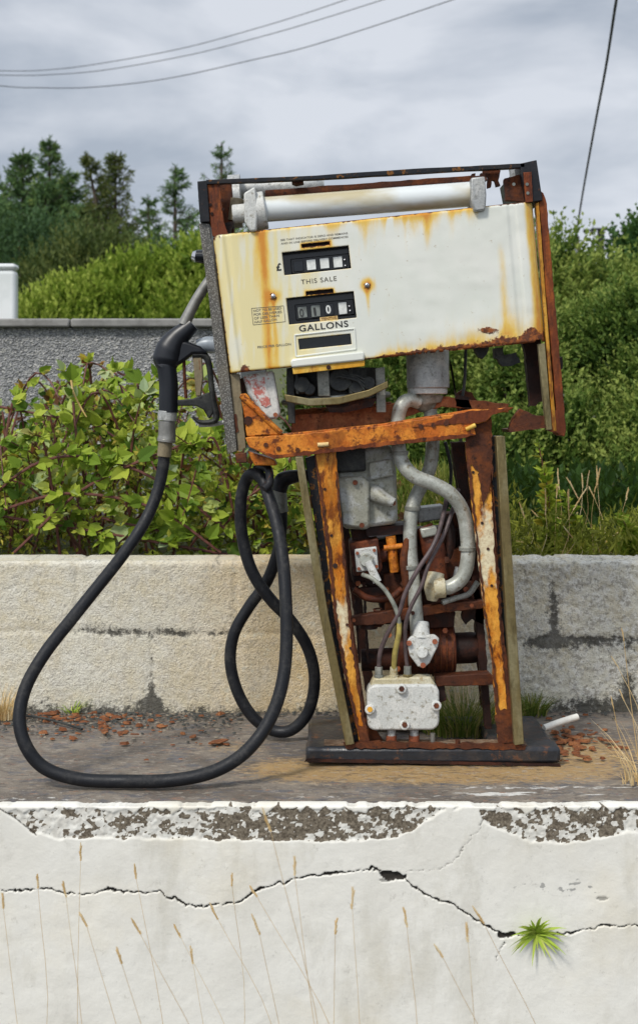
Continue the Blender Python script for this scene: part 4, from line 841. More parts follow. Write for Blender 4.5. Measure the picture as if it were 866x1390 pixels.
ss = addlines(np.linspace(0, 1, 290), [v for w_ in WR for v in w_[:2]]); ts = addlines(np.linspace(0, 1, 130), [v for w_ in WR for v in w_[2:]])
SS, TT = np.meshgrid(ss, ts); X, Y = bil(SS, TT)
def streak(x, y, pts, w):
    ys = [p[1] for p in pts]; xs_ = [p[0] for p in pts]; ws = [p[2] for p in pts]
    cx = np.interp(y, ys, xs_); a = np.interp(y, ys, ws, left=0, right=0); return a*np.exp(-((x-cx)/w)**2)
nz1 = fbm(X/30, Y/60, 4, 4); nz2 = fbm(X/6, Y/6, 3, 8); nzs = fbm(X/5, Y/70, 3, 12)
toped = TT*190; boted = (1-TT)*200; lefted = SS*438; righted = (1-SS)*438
yel = .9*sst(470, 340, X)*(.15+1.0*sst(.35, .65, .5*nz1+.5*nzs))+.4*sst(520, 400, X)*(.4+nz1*.6)+.3*np.exp(-boted/14)+.5*sst(20, 3, righted)
org_ = streak(X, Y, [(355, 308, .7), (357, 340, .95), (361, 400, .9), (367, 500, .8)], 7)+streak(X, Y, [(371, 404, .8), (375, 460, .6), (377, 505, .3)], 3.2)+streak(X, Y, [(350, 312, .4), (346, 360, .4), (350, 420, 0)], 5)
org_ += streak(X, Y, [(677, 318, .0), (680, 345, .3), (684, 400, .36), (686, 455, .3)], 6)*.8
org_ += .85*np.exp(-toped/(3+11*sst(.42, .65, fbm(X/16, Y*0, 3, 2))))*sst(300, 350, X)*sst(690, 650, X)*(.4+.9*nz1)
org_ += streak(X, Y, [(577, 285, .45), (579, 320, .35), (580, 350, 0)], 6)+streak(X, Y, [(498, 390, .5), (500, 415, .3), (501, 440, .0)], 3)+streak(X, Y, [(560, 290, .25), (562, 330, 0)], 14)+streak(X, Y, [(612, 285, .3), (614, 340, 0)], 5)
org_ += 1.0*sst(19, 6, righted)*(.65+.5*nz1)*sst(0, 20, righted+6)+.8*np.exp(-lefted/2.2)
crust = np.exp(-lefted/2.0)*.95+np.exp(-toped/2.0)*.95*sst(290, 330, X)*(.5+.8*fbm(X/9, Y*0, 3, 61))
hgt = np.interp(X, [300, 395, 505, 520, 600, 640, 690, 742], [1.2, 1.0, 2, 4, 8, 9, 14, 16])
crust += np.exp(-(boted/(hgt*(.5+1.0*fbm(X/9, Y/20, 3, 41))))**2)*1.0; org_ += .75*np.exp(-(boted/(hgt*1.9)))
crust += .95*np.exp(-((X-661)/14)**2-((Y-448)/5)**2)+.9*np.exp(-((X-333)/8)**2-((Y-502)/7)**2)+.5*np.exp(-((X-293)/10)**2-((Y-322)/4)**2)+.8*np.exp(-((X-722)/8)**2-((Y-450)/8)**2)
for bx, by in ((371, 402), (498, 387)):
    r = np.hypot(X-bx, Y-by); org_ += .9*np.exp(-(r/9)**2); crust += .7*np.exp(-(r/6.5)**2)
for k, w_ in enumerate(WR):
    dx = np.maximum(np.maximum(w_[0]-SS, SS-w_[1]), 0)*438; dy = np.maximum(np.maximum(w_[2]-TT, TT-w_[3]), 0)*190; r = np.hypot(dx, dy)
    if k >= 3: crust += .6*np.exp(-r/1.3); org_ += .7*np.exp(-r/2.6)
    else: org_ += .25*np.exp(-r/1.5)
org_ += .12*sst(.55, .75, nzs)*sst(700, 500, X)*sst(.5, .7, nz1)
edge = .03*(1-np.sqrt(np.clip(1-(1-np.clip(lefted/16, 0, 1))**2, 0, 1)))+.03*(1-np.sqrt(np.clip(1-(1-np.clip(righted/20, 0, 1))**2, 0, 1)))
edge += .008*(1-np.sqrt(np.clip(1-(1-np.clip(toped/4, 0, 1))**2, 0, 1)))+.006*(1-np.sqrt(np.clip(1-(1-np.clip(boted/3, 0, 1))**2, 0, 1)))
edge += .0035*sst(26, 20, lefted)*sst(14, 18, lefted)+.003*sst(40, 34, righted)*sst(24, 28, righted)
edge += .0045*(fbm(X/60, Y/45, 3, 66)-.5)*sst(490, 560, X)-.0008*np.clip(crust, 0, 1)*(nz2)
d = PY+edge+D0; V = np.stack([(X-CX)/F*(PY+D0), PY+edge, CAMZ-(Y-HY)/F*(PY+D0)], -1).reshape(-1, 3)
i = np.arange(X.size).reshape(X.shape); Fa = np.stack([i[1:, :-1], i[1:, 1:], i[:-1, 1:], i[:-1, :-1]], -1)
sc_ = (ss[:-1]+ss[1:])/2; tc_ = (ts[:-1]+ts[1:])/2; SC, TC = np.meshgrid(sc_, tc_); keep = np.ones(SC.shape, bool)
for w_ in WR: keep &= ~((SC > w_[0]) & (SC < w_[1]) & (TC > w_[2]) & (TC < w_[3]))
XC, YC = bil(SC, TC)
keep &= ~(((1-TC)*200 < 2.6*sst(.45, .6, fbm(XC/6, XC*0, 3, 51))) & (XC > 560))
keep &= ~((SC*438 < 9) & (TC*190 < 9) & (np.hypot(SC*438-9, TC*190-9) > 9))
def enamel():
    q = NB('white_enamel'); y_, o_, c_ = q.attr('yel'), q.attr('org'), q.attr('crust')
    n1 = q.noise(9, 5, .6); n2 = q.noise(90, 5, .65, off=3); n3 = q.noise(30, 5, .65, off=6, stretch=(1, 1, .3))
    col = q.mix(q.step(n1, .3, .7), (.74, .745, .68), (.67, .69, .62)); col = q.mix(q.math('MULTIPLY', q.step(q.noise(5, 7, .7, off=15, stretch=(1, 1, .35)), .5, .7), .3), col, (.60, .56, .40)); col = q.mix(q.math('MULTIPLY', q.step(q.noise(70, 5, .7, off=19), .64, .70), .6), col, (.38, .30, .18)); 
    col = q.mix(q.math('MULTIPLY', q.step(q.math('ADD', y_, q.math('MULTIPLY', q.math('SUBTRACT', n3, .5), .4)), .0, .95), .9), col, (.74, .64, .31))
    o2 = q.math('ADD', o_, q.math('MULTIPLY', q.math('SUBTRACT', n3, .5), q.math('MULTIPLY', q.math('MINIMUM', q.math('MULTIPLY', o_, 2), 1), 1.4)))
    col = q.mix(q.step(o2, .05, .55), col, (.74, .50, .10)); col = q.mix(q.step(o2, .40, 1.0), col, (.60, .24, .02))
    c2 = q.math('ADD', c_, q.math('MULTIPLY', q.math('SUBTRACT', n2, .5), q.math('MULTIPLY', q.math('MINIMUM', q.math('MULTIPLY', c_, 3), 1), 1.5)))
    cc = q.step(c2, .38, .62); rc = q.mix(q.step(n2, .4, .6), (.30, .085, .012), (.09, .024, .008)); col = q.mix(cc, col, rc)
    return q.fin(col, q.step(c2, .25, .6, .17, .75), 0, q.math('MULTIPLY', q.math('MULTIPLY', n2, cc), 1.0), .8, .003)
M['enamel'] = enamel()
panel = fast('front_panel', V, Fa[keep], M['enamel'], pump, attrs={'yel': ('POINT', yel), 'org': ('POINT', org_), 'crust': ('POINT', crust)}, smooth=True)
sm = panel.modifiers.new('thickness', 'SOLIDIFY'); sm.thickness = .0016; sm.offset = -1
V2 = V.copy(); V2[:, 1] = .30-edge.ravel(); V2[:, 2] = V2[:, 2]+.012*TT.ravel()
fast('rear_panel', V2, i[1:, :-1].size and np.stack([i[:-1, :-1], i[:-1, 1:], i[1:, 1:], i[1:, :-1]], -1).reshape(-1, 4), M['enamel'], pump, attrs={'yel': ('POINT', yel), 'org': ('POINT', org_*.6), 'crust': ('POINT', crust*.8)}, smooth=True)
# windows: recess boxes
def rect(x0, y0, x1, y1, sl=-.1):   # sloped rect from pixel extents (left/right x, top/bottom y at its left edge)
    w = x1-x0; return [(x0, y0), (x1, y0+w*sl), (x1+(y1-y0)*.09, y1+w*sl), (x0+(y1-y0)*.09, y1)]
for k, w_ in enumerate(WIN):
    m = MB(); a = [P(*p, PY+.0005) for p in w_]; dep = .030 if k < 2 else .012
    i0 = len(m.v); m.v += a+[Vector((p.x, PY+dep, p.z)) for p in a]
    m.f += [[4, 5, 6, 7]]+[[j, (j+1) % 4, 4+(j+1) % 4, 4+j] for j in range(4)]
    o = m.build('counter_window' if k < 3 else 'slot', M['window_dark' if k < 3 else 'rust_dark'], panel)
    if k == 0: cells = [((398, 355, 411, 369), 'window_dark', ''), ((416, 353, 428, 367), 'drum', ''), ((434, 351, 446, 365), 'drum', ''), ((452, 349, 464, 363.5), 'drum', '')]; scr = [(468, 353), (469, 361)]
    elif k == 1: cells = [((404, 417, 416, 432), 'drum_grey', '0'), ((422, 415, 434, 430.5), 'drum_grey', '1'), ((440, 413, 452, 428.5), 'window_dark', '0'), ((459, 411, 470, 427), 'drum', '')]; scr = [(474.5, 416), (475.5, 422)]
    else: continue
    MB().prism(rect(cells[0][0][0]-4, cells[0][0][1]-3.5, cells[3][0][2]+10, cells[0][0][3]+3), PY+.022, PY+.028).build('drum_mask', M['mask'], o, bevel=.002)
    for (c, mt, tx_) in cells:
        MB().prism(rect(*c), PY+.018, PY+.0215).build('number_drum', M[mt], o, bevel=.0008)
    for x, y in scr: MB().ball((x, y, PY+.017), rp(2.0), seg=8).build('screw', M['chrome'], o)
MB().prism([(434, 431), (458, 428.5), (458.5, 434.5), (434.5, 437)], PY+.010, PY+.012).build('tenths_plate', M['tab'], panel)
# lower moulded surround and tab
MB().prism([(394, 490), (398, 487), (494, 477), (495, 489), (396, 499)], PY-.012, PY+.01).build('panel_ledge', M['enamel'], panel, bevel=.004)
lg = MB().prism([(397, 499.5), (495, 489.5), (495, 497), (398, 508)], PY-.006, PY+.0).build('panel_lip', M['amber'], panel, bevel=.001)
MB().cyl(P(446, 498.5, PY-.009), P(446, 498.5, PY-.005), rp(3)).build('screw', M['rust_dark'], lg)
m = MB()
for a, b in (((400, 455), (481, 446)), ((481, 446), (483, 474)), ((402, 484), (483, 474)), ((400, 455), (402, 484))):
    m.tube([(a[0], a[1], PY-.0005), (b[0], b[1], PY-.0005)], .0022, 8)
m.build('window_surround', M['enamel'], panel)
for bx, by in ((371, 402), (498, 387)):
    MB().ball((bx, by, PY-.003), rp(3.4), (1, .6, 1)).build('panel_screw', M['chrome'], panel)
def text(body, pl, pr, h, mat, Y=PY-.0007, name='lettering', parent=None, thick=0.0, space=1.0):
    cu = bpy.data.curves.new('txt', 'FONT'); cu.body = body; cu.size = 1; cu.offset = thick; cu.space_character = space
    ob = bpy.data.objects.new('txt', cu); COL.objects.link(ob); bpy.context.view_layer.update()
    me = bpy.data.meshes.new_from_object(ob.evaluated_get(bpy.context.evaluated_depsgraph_get())); bpy.data.objects.remove(ob)
    co = np.zeros(len(me.vertices)*3, np.float32); me.vertices.foreach_get('co', co); co = co.reshape(-1, 3); mn = co.min(0); mxx = co.max(0)
    A = P(*pl, Y); B = P(*pr, Y); u = (B-A); v = Vector((-u.z, 0, u.x)).normalized()*rp(h, Y)
    sx = (co[:, 0]-mn[0])/(mxx[0]-mn[0]); sy = (co[:, 1]-mn[1])/(mxx[1]-mn[1]+1e-9)
    nc = np.array(A)+sx[:, None]*np.array(u)+sy[:, None]*np.array(v); me.vertices.foreach_set('co', nc.astype(np.float32).ravel()); me.update()
    me.name = name; return link_mesh(name, me, M[mat], parent or panel)
text('£', (375.5, 368), (382.5, 367.3), 10.5, 'ink', thick=.03)
text('THIS SALE', (409, 386), (457, 381), 6.5, 'ink_faint', thick=.008, space=1.15)
text('GALLONS', (406.5, 450.5), (473, 443.5), 8.8, 'ink', thick=.018, space=1.12)
text('SEE THAT INDICATOR IS ZERO AND REMAINS', (381, 327.2), (472, 317.6), 2.6, 'ink_faint', thick=.012)
text('AND IN LINE BEFORE DELIVERY COMMENCES', (381.5, 332), (472.5, 322.4), 2.6, 'ink_faint', thick=.012)
text('PRICE PER GALLON', (350, 473), (395, 468.5), 3.2, 'ink_faint', thick=.012)
for k, tline in enumerate(('NOT TO BE USED', 'FOR DELIVERIES', 'OF LESS THAN', 'HALF GALLON')):
    text(tline, (344.3+k*.5, 423.6+k*5.1), (344.3+k*.5+(38, 38, 34, 30)[k], 423.6+k*5.1-4.0), 3.3, 'ink_faint', thick=.012)
m = MB(); cs = [(341.5, 418.5), (385, 415), (387.5, 436.5), (344, 441)]
for k in range(4): m.tube([(*cs[k], PY-.0004), (*cs[(k+1) % 4], PY-.0004)], .0006, 4)
m.build('notice_border', M['ink_faint'], panel)
text('TENTHS', (436, 435.3), (457, 432.6), 3.8, 'ink_brown', PY+.0092, thick=.02)
text('0', (407.3, 430), (412.7, 429.4), 10.5, 'ink', PY+.0165); text('1', (426.5, 428.2), (429.5, 427.8), 10.5, 'ink', PY+.0165); text('0', (443, 426), (449.5, 425.3), 11.5, 'drum', PY+.0165, thick=.03)

# mechanism under the head
MB().prism([(392, 345), (505, 333), (520, 470), (404, 482)], .01, .2).build('counter_mechanism', M['dgrey'], pump, bevel=.004)
MB().prism([(329, 510), (371, 503), (381, 561), (376, 569), (365, 569), (356, 562), (336, 534)], .0, .05).build('junction_box', M['whitebox'], pump, bevel=.006)
jb = bpy.data.objects['junction_box']
q = NB('red_transfer'); n = q.noise(60, 5, .7); q.fin(q.mix(q.step(n, .42, .56), (.62, .6, .56), (.48, .14, .11)), .6)
MB().prism([(336, 517), (359, 512), (368, 550), (360, 553), (344, 534)], -.0022, -.0005, rag=1.0).build('red_label', q.m, jb)
MB().cyl(P(374, 563, -.005), P(374, 563, .0), rp(3)).build('screw', M['copper'], jb)
mech = MB().tube([(455, 500, .12), (455, 545, .12)], rp(66, .12), 32, flat=.8).build('meter_drum', M['dgrey'], pump)
m = MB(); c = P(456, 541, .12)
for rr, z0, z1 in ((.128, -.004, .010),): 
    ring = [(c+Vector((rr*math.cos(a), rr*.85*math.sin(a), math.cos(a)*.010))) for a in np.linspace(0, 2*math.pi, 40)]
    m.tube(ring, .0075, 8, 2, flat=1.0)
m.build('meter_ring', M['cast'], mech)
for x0, x1, mt, y1, yy in ((430, 446, 'cast', 538, .0), (389, 399, 'dgrey', 575, .02), (509, 522, 'cast', 560, .02), (400, 404, 'dgrey', 535, 0), (472, 478, 'dgrey', 535, 0)):
    MB().prism([(x0, 500), (x1, 498), (x1+2, y1), (x0+2, y1)], yy, yy+.02).build('support_post', M[mt], pump, bevel=.002)
for k, (x, y, r) in enumerate(((410, 522, 11), (420, 528, 8), (462, 515, 16), (484, 522, 12), (500, 520, 9))):
    MB().cyl(P(x, y, .0), P(x, y+3, .05), rp(r)).build('gear', M['dgrey'], mech, bevel=.002)
MB().tube([(453, 548, .12), (456, 553, .12), (458, 566, .12)], [rp(16), rp(10), rp(6)], 16).build('drive_boss', M['rust_dark'], pump)
m = MB()
for k in range(4): m.tube([(456+k*7, 512+k, -.01), (480+k*2, 509+k*3, -.01), (495, 515+k*5, -.01)], rp(1.3), 6)
m.build('linkage_rods', M['dgrey'], mech)
MB().prism([(386, 535), (420, 541), (460, 539), (500, 529), (526, 517), (527, 526), (500, 539), (460, 549), (420, 551), (388, 545)], -.012, .0).build('mounting_band', M['olive'], mech, bevel=.002)
MB().prism([(440, 548), (512, 540), (505, 552), (470, 560), (448, 560)], .02, .16).build('band_underside', M['rust_dark'], mech)
# filter cylinder
fc = MB().tube([(580, 476, .09), (581, 527, .09)], [rp(29, .09), rp(29, .09)], 28).build('filter_bowl', M['alu'], pump, bevel=.002)
MB().tube([(580, 527, .09), (580, 535, .09)], rp(27, .09), 24).build('filter_flange', M['lightcast'], fc, bevel=.002)
MB().tube([(580, 535, .09), (579, 548, .09), (582, 556, .09)], [rp(22, .09), rp(19, .09), rp(10, .09)], 22).build('filter_funnel', M['cast'], fc)
MB().tube([(584, 555, .09), (584, 567, .09)], rp(9, .09), 16).build('outlet_stub', M['cast'], fc)
m = MB(); m.tube([(632, 472, .1), (630, 520, .1), (625, 560, .1), (626, 640, .14)], rp(2.2), 6).build('control_rod', M['dgrey'], pump)
MB().prism([(611, 488), (617, 520), (619, 552), (640, 556), (636, 540), (618, 534)], .08, .1, rag=1).build('torn_bracket', M['rust_dark'], pump)
MB().prism([(618, 535), (628, 528), (640, 533), (650, 548), (655, 560), (620, 562)], .12, .14, rag=1.5).build('torn_bracket', M['rust_brown'], pump)
# pipes
pa = MB().tube([(568, 546, .07), (556, 543, .06), (545, 550, .05), (540, 570, .05), (540, 600, .04), (546, 628, .03), (562, 646, .02), (588, 657, .02), (612, 671, .02), (628, 695, .03), (634, 730, .03), (634, 762, .03), (627, 784, .03), (612, 796, .03), (596, 799, .03)], rp(9.8, .03), 18, 7).build('fuel_pipe', M['pipe'], pump)
MB().tube([(588, 799, .03), (604, 798, .03)], rp(13.5, .03), 18).build('pipe_collar', M['yellowcast'], pa, bevel=.002)
MB().tube([(591, 778, .05), (588, 800, .04), (586, 815, .04)], [rp(12), rp(13), rp(7)], 14).build('pipe_elbow', M['yellowcast'], pa)
pb = MB().tube([(586, 562, .1), (587, 600, .1), (584, 632, .1), (574, 655, .1), (562, 680, .09), (557, 705, .08), (557, 750, .07), (562, 800, .06), (567, 870, .04)], rp(9.4, .08), 18, 7).build('fuel_pipe', M['pipe'], pump)
fl = MB().prism([(552, 870), (558, 864), (590, 862), (596, 867), (594, 878), (583, 900), (575, 907), (567, 905), (556, 890)], .012, .028).build('pipe_flange', M['lightcast'], pb, bevel=.003)
MB().tube([(571, 845, .045), (571, 868, .03)], [rp(11), rp(13)], 18).build('flange_neck', M['lightcast'], fl)
MB().cyl(P(573, 886, -.002), P(573, 886, .013), rp(8)).build('boss', M['lightcast'], fl, bevel=.003)
for x, y in ((555, 873), (590, 871), (574, 903)): MB().cyl(P(x, y, .005), P(x, y, .012), rp(3.8), seg=8).build('bolt', M['copper'], fl)
# meter body
mt_ = MB().prism([(455, 610), (532, 604), (538, 640), (540, 705), (536, 712), (502, 716), (498, 720), (470, 718), (462, 712)], .06, .17).build('meter_body', M['meter'], pump, bevel=.010)
MB().prism([(457, 648), (494, 646), (501, 655), (502, 712), (497, 718), (464, 714)], .035, .06).build('cover_plate', M['meter'], mt_, bevel=.006)
MB().prism([(450, 606), (495, 602), (497, 640), (455, 642)], .04, .06).build('cover_plate', M['dgrey'], mt_, bevel=.006)
MB().prism([(500, 628), (533, 622), (535, 646), (502, 652)], .045, .06).build('cover_plate', M['meter'], mt_, bevel=.005)
MB().tube([(505, 668, .07), (520, 676, .04), (535, 683, .03)], [rp(14), rp(9), rp(6.5)], 16).build('outlet_stub', M['meter'], mt_)
MB().cyl(P(534, 683, .022), P(534, 683, .028), rp(3.4)).build('bolt', M['rust_brown'], mt_)
for x, y in ((491, 713), (482, 655)): MB().cyl(P(x, y, .026), P(x, y, .036), rp(3.6), seg=8).build('bolt', M['rust_red'], mt_)
MB().prism([(496, 716), (560, 712), (562, 724), (498, 728)], .08, .2).build('meter_foot', M['rust_dark'], mt_)
# rusted pump body
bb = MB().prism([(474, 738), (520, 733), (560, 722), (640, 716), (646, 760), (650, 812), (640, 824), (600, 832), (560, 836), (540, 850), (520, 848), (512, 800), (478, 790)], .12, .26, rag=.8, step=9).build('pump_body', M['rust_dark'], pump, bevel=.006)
MB().prism([(474, 738), (513, 731), (519, 772), (514, 779), (480, 782)], .055, .12, rag=.4).build('rust_housing', M['rust_red'], bb, bevel=.003)
vp = MB().prism([(481, 746), (511, 742), (514, 773), (484, 777)], .04, .055).build('valve_plate', M['lightcast'], bb, bevel=.003)
MB().cyl(P(497, 760, .025), P(497, 760, .042), rp(9.5)).build('valve_hub', M['pipe'], vp, bevel=.002)
MB().tube([(499, 762, .02), (506, 776, .018), (512, 790, .016)], [rp(5), rp(5.5), rp(6)], 12, flat=.5).build('valve_lever', M['lightcast'], vp)
for x, y in ((485, 751), (508, 747), (487, 772), (511, 769)): MB().cyl(P(x, y, .034), P(x, y, .041), rp(2.4), seg=8).build('bolt', M['copper'], vp)
MB().tube([(513, 755, .1), (545, 748, .1), (560, 746, .1)], rp(10), 14).build('rusty_pipe', M['rust_red'], bb)
MB().tube([(530, 728, .08), (533, 752, .08), (536, 776, .08)], rp(7), 12).build('rusty_pipe', M['rust_orange'], bb)
MB().tube([(521, 744, .07), (546, 741, .07)], rp(4), 10).build('rusty_pipe', M['rust_orange'], bb)
MB().tube([(575, 715, .10), (588, 745, .09), (597, 790, .08)], [rp(13), rp(17), rp(12)], 16).build('impeller_case', M['rust_red'], bb)
MB().prism([(570, 718), (592, 714), (595, 726), (573, 731)], .06, .09).build('case_cap', M['pipe'], bb, bevel=.004)
MB().prism([(566, 690), (602, 686), (606, 704), (568, 710)], .15, .22).build('upper_fitting', M['alu'], bb, bevel=.004)
MB().cyl(P(622, 770, .08), P(618, 790, .08), rp(5)).build('nut', M['alu'], bb)
for (poly, y0, mt) in (([(604, 795), (640, 788), (652, 800), (654, 818), (640, 822), (610, 822)], .1, 'rust_dark'), ([(600, 748), (640, 740), (644, 775), (604, 785)], .09, 'rust_brown'), ([(520, 780), (556, 775), (558, 830), (524, 838)], .1, 'rust_brown')):
    MB().prism(poly, y0, y0+.04, rag=1).build('rust_housing', M[mt], bb, bevel=.003)
MB().prism([(475, 838), (535, 828), (600, 820), (655, 815), (656, 826), (600, 832), (548, 842), (520, 848), (477, 850)], .05, .08, rag=.7).build('cross_bar', M['rust_brown'], pump, bevel=.002)
MB().prism([(478, 800), (520, 796), (522, 808), (480, 812)], .09, .12, rag=.6).build('cross_bar', M['rust_dark'], pump)
mo = MB().tube([(538, 882, .14), (616, 880, .14)], rp(34, .14), 28).build('motor', M['rust_red'], pump, bevel=.004)
MB().tube([(616, 880, .14), (640, 879, .14), (650, 879, .14), (655, 879, .14)], [rp(21, .14), rp(21, .14), rp(19, .14), rp(10, .14)], 24).build('motor_end', M['rust_dark'], mo)
MB().tube([(490, 896, .14), (538, 894, .14)], rp(15, .14), 20).build('motor_shaft', M['rust_dark'], mo)
MB().prism([(540, 835), (580, 830), (618, 832), (616, 850), (545, 856)], .1, .18, rag=.8).build('motor_saddle', M['rust_dark'], mo)
MB().prism([(628, 826), (655, 822), (657, 848), (648, 845), (640, 840), (632, 848), (627, 842)], .1, .13, rag=1.3).build('motor_saddle', M['rust_dark'], mo)
MB().prism([(590, 918), (664, 914), (672, 922), (672, 930), (592, 932)], .05, .09, rag=.6).build('cross_bar', M['rust_brown'], pump, bevel=.002)
MB().prism([(585, 928), (602, 928), (606, 950), (598, 954), (588, 952)], .06, .08, rag=.8).build('hanger', M['rust_dark'], pump)
for x in (488, 500):
    MB().prism([(x-8, 790), (x-4, 790), (x+1, 900), (x-2, 900)], .1, .115, rag=.6).build('hanger', M['rust_dark'], pump)
MB().tube([(508, 850, .13), (520, 846, .13)], rp(3), 8).build('hanger', M['rust_dark'], pump)
for k in range(9):
    x = 546+k*8; MB().tube([(x, 882, .14), (x+2.2, 882, .14)], rp(35.5, .14), 28).build('cooling_rib', M['rust_brown'], mo, bevel=.0008)
for x, y, Y, r_ in ((528, 862, .06, 4), (540, 908, .06, 4), (604, 856, .08, 4), (486, 792, .1, 4), (560, 742, .1, 4), (606, 760, .08, 5), (630, 752, .08, 4), (632, 800, .09, 4), (612, 806, .09, 4), (524, 800, .09, 4), (548, 792, .09, 5), (547, 822, .09, 4), (600, 728, .1, 4), (630, 726, .1, 4), (480, 842, .04, 3), (640, 822, .04, 3), (560, 832, .04, 3)):
    MB().cyl(P(x, y, Y-.012), P(x, y, Y), rp(r_), seg=6).build('bolt', M[random.choice(('rust_red', 'rust_brown', 'rust_bright'))], bb)
MB().tube([(500, 845, .08), (500, 853, .08)], rp(13), 20).build('pulley', M['rust_dark'], bb, bevel=.002)
MB().tube([(556, 726, .07), (548, 760, .06), (552, 800, .06), (544, 840, .07)], rp(6), 12).build('rusty_pipe', M['rust_brown'], bb)
MB().tube([(606, 700, .12), (612, 730, .1), (606, 760, .1), (584, 778, .1), (556, 778, .1)], rp(7), 12).build('rusty_pipe', M['rust_dark'], bb)
MB().tube([(480, 800, .06), (500, 812, .06), (528, 812, .07), (545, 800, .08)], rp(5), 10).build('rusty_pipe', M['rust_red'], bb)
MB().tube([(648, 790, .08), (636, 806, .07), (618, 812, .06), (600, 818, .05)], rp(4), 10).build('rusty_pipe', M['pipe'], bb)
MB().prism([(476, 716), (500, 714), (502, 736), (478, 740)], .1, .16, rag=1).build('rust_housing', M['rust_dark'], bb, bevel=.002)
MB().prism([(600, 700), (636, 690), (640, 716), (602, 722)], .14, .2, rag=1).build('rust_housing', M['rust_brown'], bb, bevel=.002)
sp_ = MB().tube([P(512+5*math.cos(a), 826+a*.55, .07)+Vector((0, .008*math.sin(a), 0)) for a in np.linspace(0, 44, 120)], rp(1.3), 5, 1).build('return_spring', M['rust_brown'], bb)
for (pp, n_) in (((560, 690, .082), 'b'), ((557, 770, .066), 'b'), ((634, 745, .03), 'a'), ((543, 615, .034), 'a')):
    c_ = P(*pp); MB().tube([c_+Vector((0, 0, -.005)), c_+Vector((0, 0, .005))], rp(11.2, .05), 18).build('pipe_clip', M['cast'], pb if n_ == 'b' else pa, bevel=.001)
for x in np.linspace(503, 588, 7): MB().cyl(P(x, 925, .006), P(x, 925, .012), rp(1.8), seg=6).build('screw', M['rust_brown'], None) if False else None
# valve box
vb = MB()
def rrect(x0, y0, x1, y1, r, sl=-.008):
    pts = []
    for cx, cy, a0 in ((x1-r, y0+r, -90), (x1-r, y1-r, 0), (x0+r, y1-r, 90), (x0+r, y0+r, 180)):
        for k in range(5):
            a = R(a0+k*22.5); x = cx+r*math.cos(a); pts.append((x, cy+r*math.sin(a)+(x-x0)*sl))
    return pts
vb = MB().prism(rrect(498, 930, 596, 992, 12), .0, .055).build('junction_casting', M['lightcast'], pump, bevel=.005)
MB().prism([(507, 921), (584, 919), (592, 931), (502, 932)], .012, .052).build('casting_top', M['yellowcast'], vb, bevel=.004)
for x, y in ((545, 935), (502, 963), (592, 958), (549, 984)):
    MB().cyl(P(x, y, -.008), P(x, y, .0), rp(7)).build('boss', M['lightcast'], vb, bevel=.003); MB().cyl(P(x, y, -.0105), P(x, y, -.007), rp(4), seg=6).build('bolt', M['rust_brown' if x > 510 else 'amber'], vb)
for x, y0, mt, mu in ((514, 905, 'cast', 'cast'), (534.5, 905, 'yellowcast', 'yellowcast'), (553, 904, 'cast', 'olive')):
    f = MB().tube([(x, y0, .025), (x, y0+12, .025)], rp(5.4), 6).build('pipe_union', M[mt], vb, bevel=.001); MB().tube([(x, y0+11, .025), (x, y0+20, .025)], rp(6.6), 8).build('union_nut', M[mu], f, bevel=.001)
for x0, x1, a in ((524, 538, 'copper'), (555, 569, 'copper')):
    xm = (x0+x1)/2; f = MB().tube([(xm, 990, .02), (xm, 999, .02)], rp(6), 14).build('pipe_foot', M['alu'], vb); MB().tube([(xm, 998, .02), (xm, 1008, .02)], rp(7.2), 14).build('copper_sleeve', M[a], f)
coil = [(577+11*math.cos(a), 992+a*.55-6, .06+.03*math.sin(a)) for a in np.linspace(0, 30, 90)]
# thin lines
for pts, mt, r in (([(608, 664, .1), (600, 705, .04), (588, 740, .0), (566, 775, -.01), (550, 805, -.005), (541, 833, .0), (526, 860, .01), (516, 885, .02), (514, 908, .025)], 'line_purple', 3.1),
                   ([(492, 780, .03), (506, 786, .01), (524, 803, .0), (538, 829, .0), (542, 855, .008), (538, 880, .015), (534.5, 908, .025)], 'line_grey', 3.1),
                   ([(622, 664, .1), (610, 705, .05), (598, 735, .03), (582, 765, .0), (572, 795, -.002), (557, 825, .0), (550, 850, .008), (550, 880, .018), (553, 908, .025)], 'line_purple', 2.8),
                   ([(541.5, 845, .006), (541, 862, .006), (536, 885, .012), (534.5, 907, .022)], 'line_yellow', 3.7)):
    MB().tube(pts, rp(r), 10, 8).build('capillary_line', M[mt], pump)
MB().tube([(604, 600, .14), (612, 640, .15), (606, 690, .16)], rp(2.5), 8).build('capillary_line', M['dgrey'], pump)

# hose and nozzle
hr = .0148
hp = [(223, 612, .15), (222, 632, .15), (214, 668, .14), (196, 710, .11), (168, 752, .06), (135, 794, 0), (98, 840, -.06), (62, 886, -.12), (36, 932, -.16), (27, 975, -.185), (36, 1013, -.20), (62, 1043, -.20), (110, 1058, -.202), (170, 1060.5, -.203), (230, 1059.5, -.203), (282, 1050, -.2), (322, 1030, -.19), (352, 1000, -.17), (373, 962, -.15), (385, 918, -.13), (389, 870, -.11), (388, 815, -.09), (384, 760, -.06), (376, 712, -.02), (366, 678, .02), (357, 652, .04), (345, 643, .06), (334, 652, .08), (327, 682, .09), (329, 728, .10), (342, 775, .10), (366, 812, .11), (395, 843, .13), (418, 880, .15), (427, 922, .17), (419, 965, .19), (397, 990, .20), (372, 992, .21), (345, 975, .21), (324, 942, .21), (313, 900, .21), (318, 860, .21), (338, 824, .21), (362, 790, .20), (377, 750, .18), (382, 715, .17), (382, 685, .17)]
hose = MB().tube(hp, hr, 18, 7).build('hose', M['rubber'], pump)
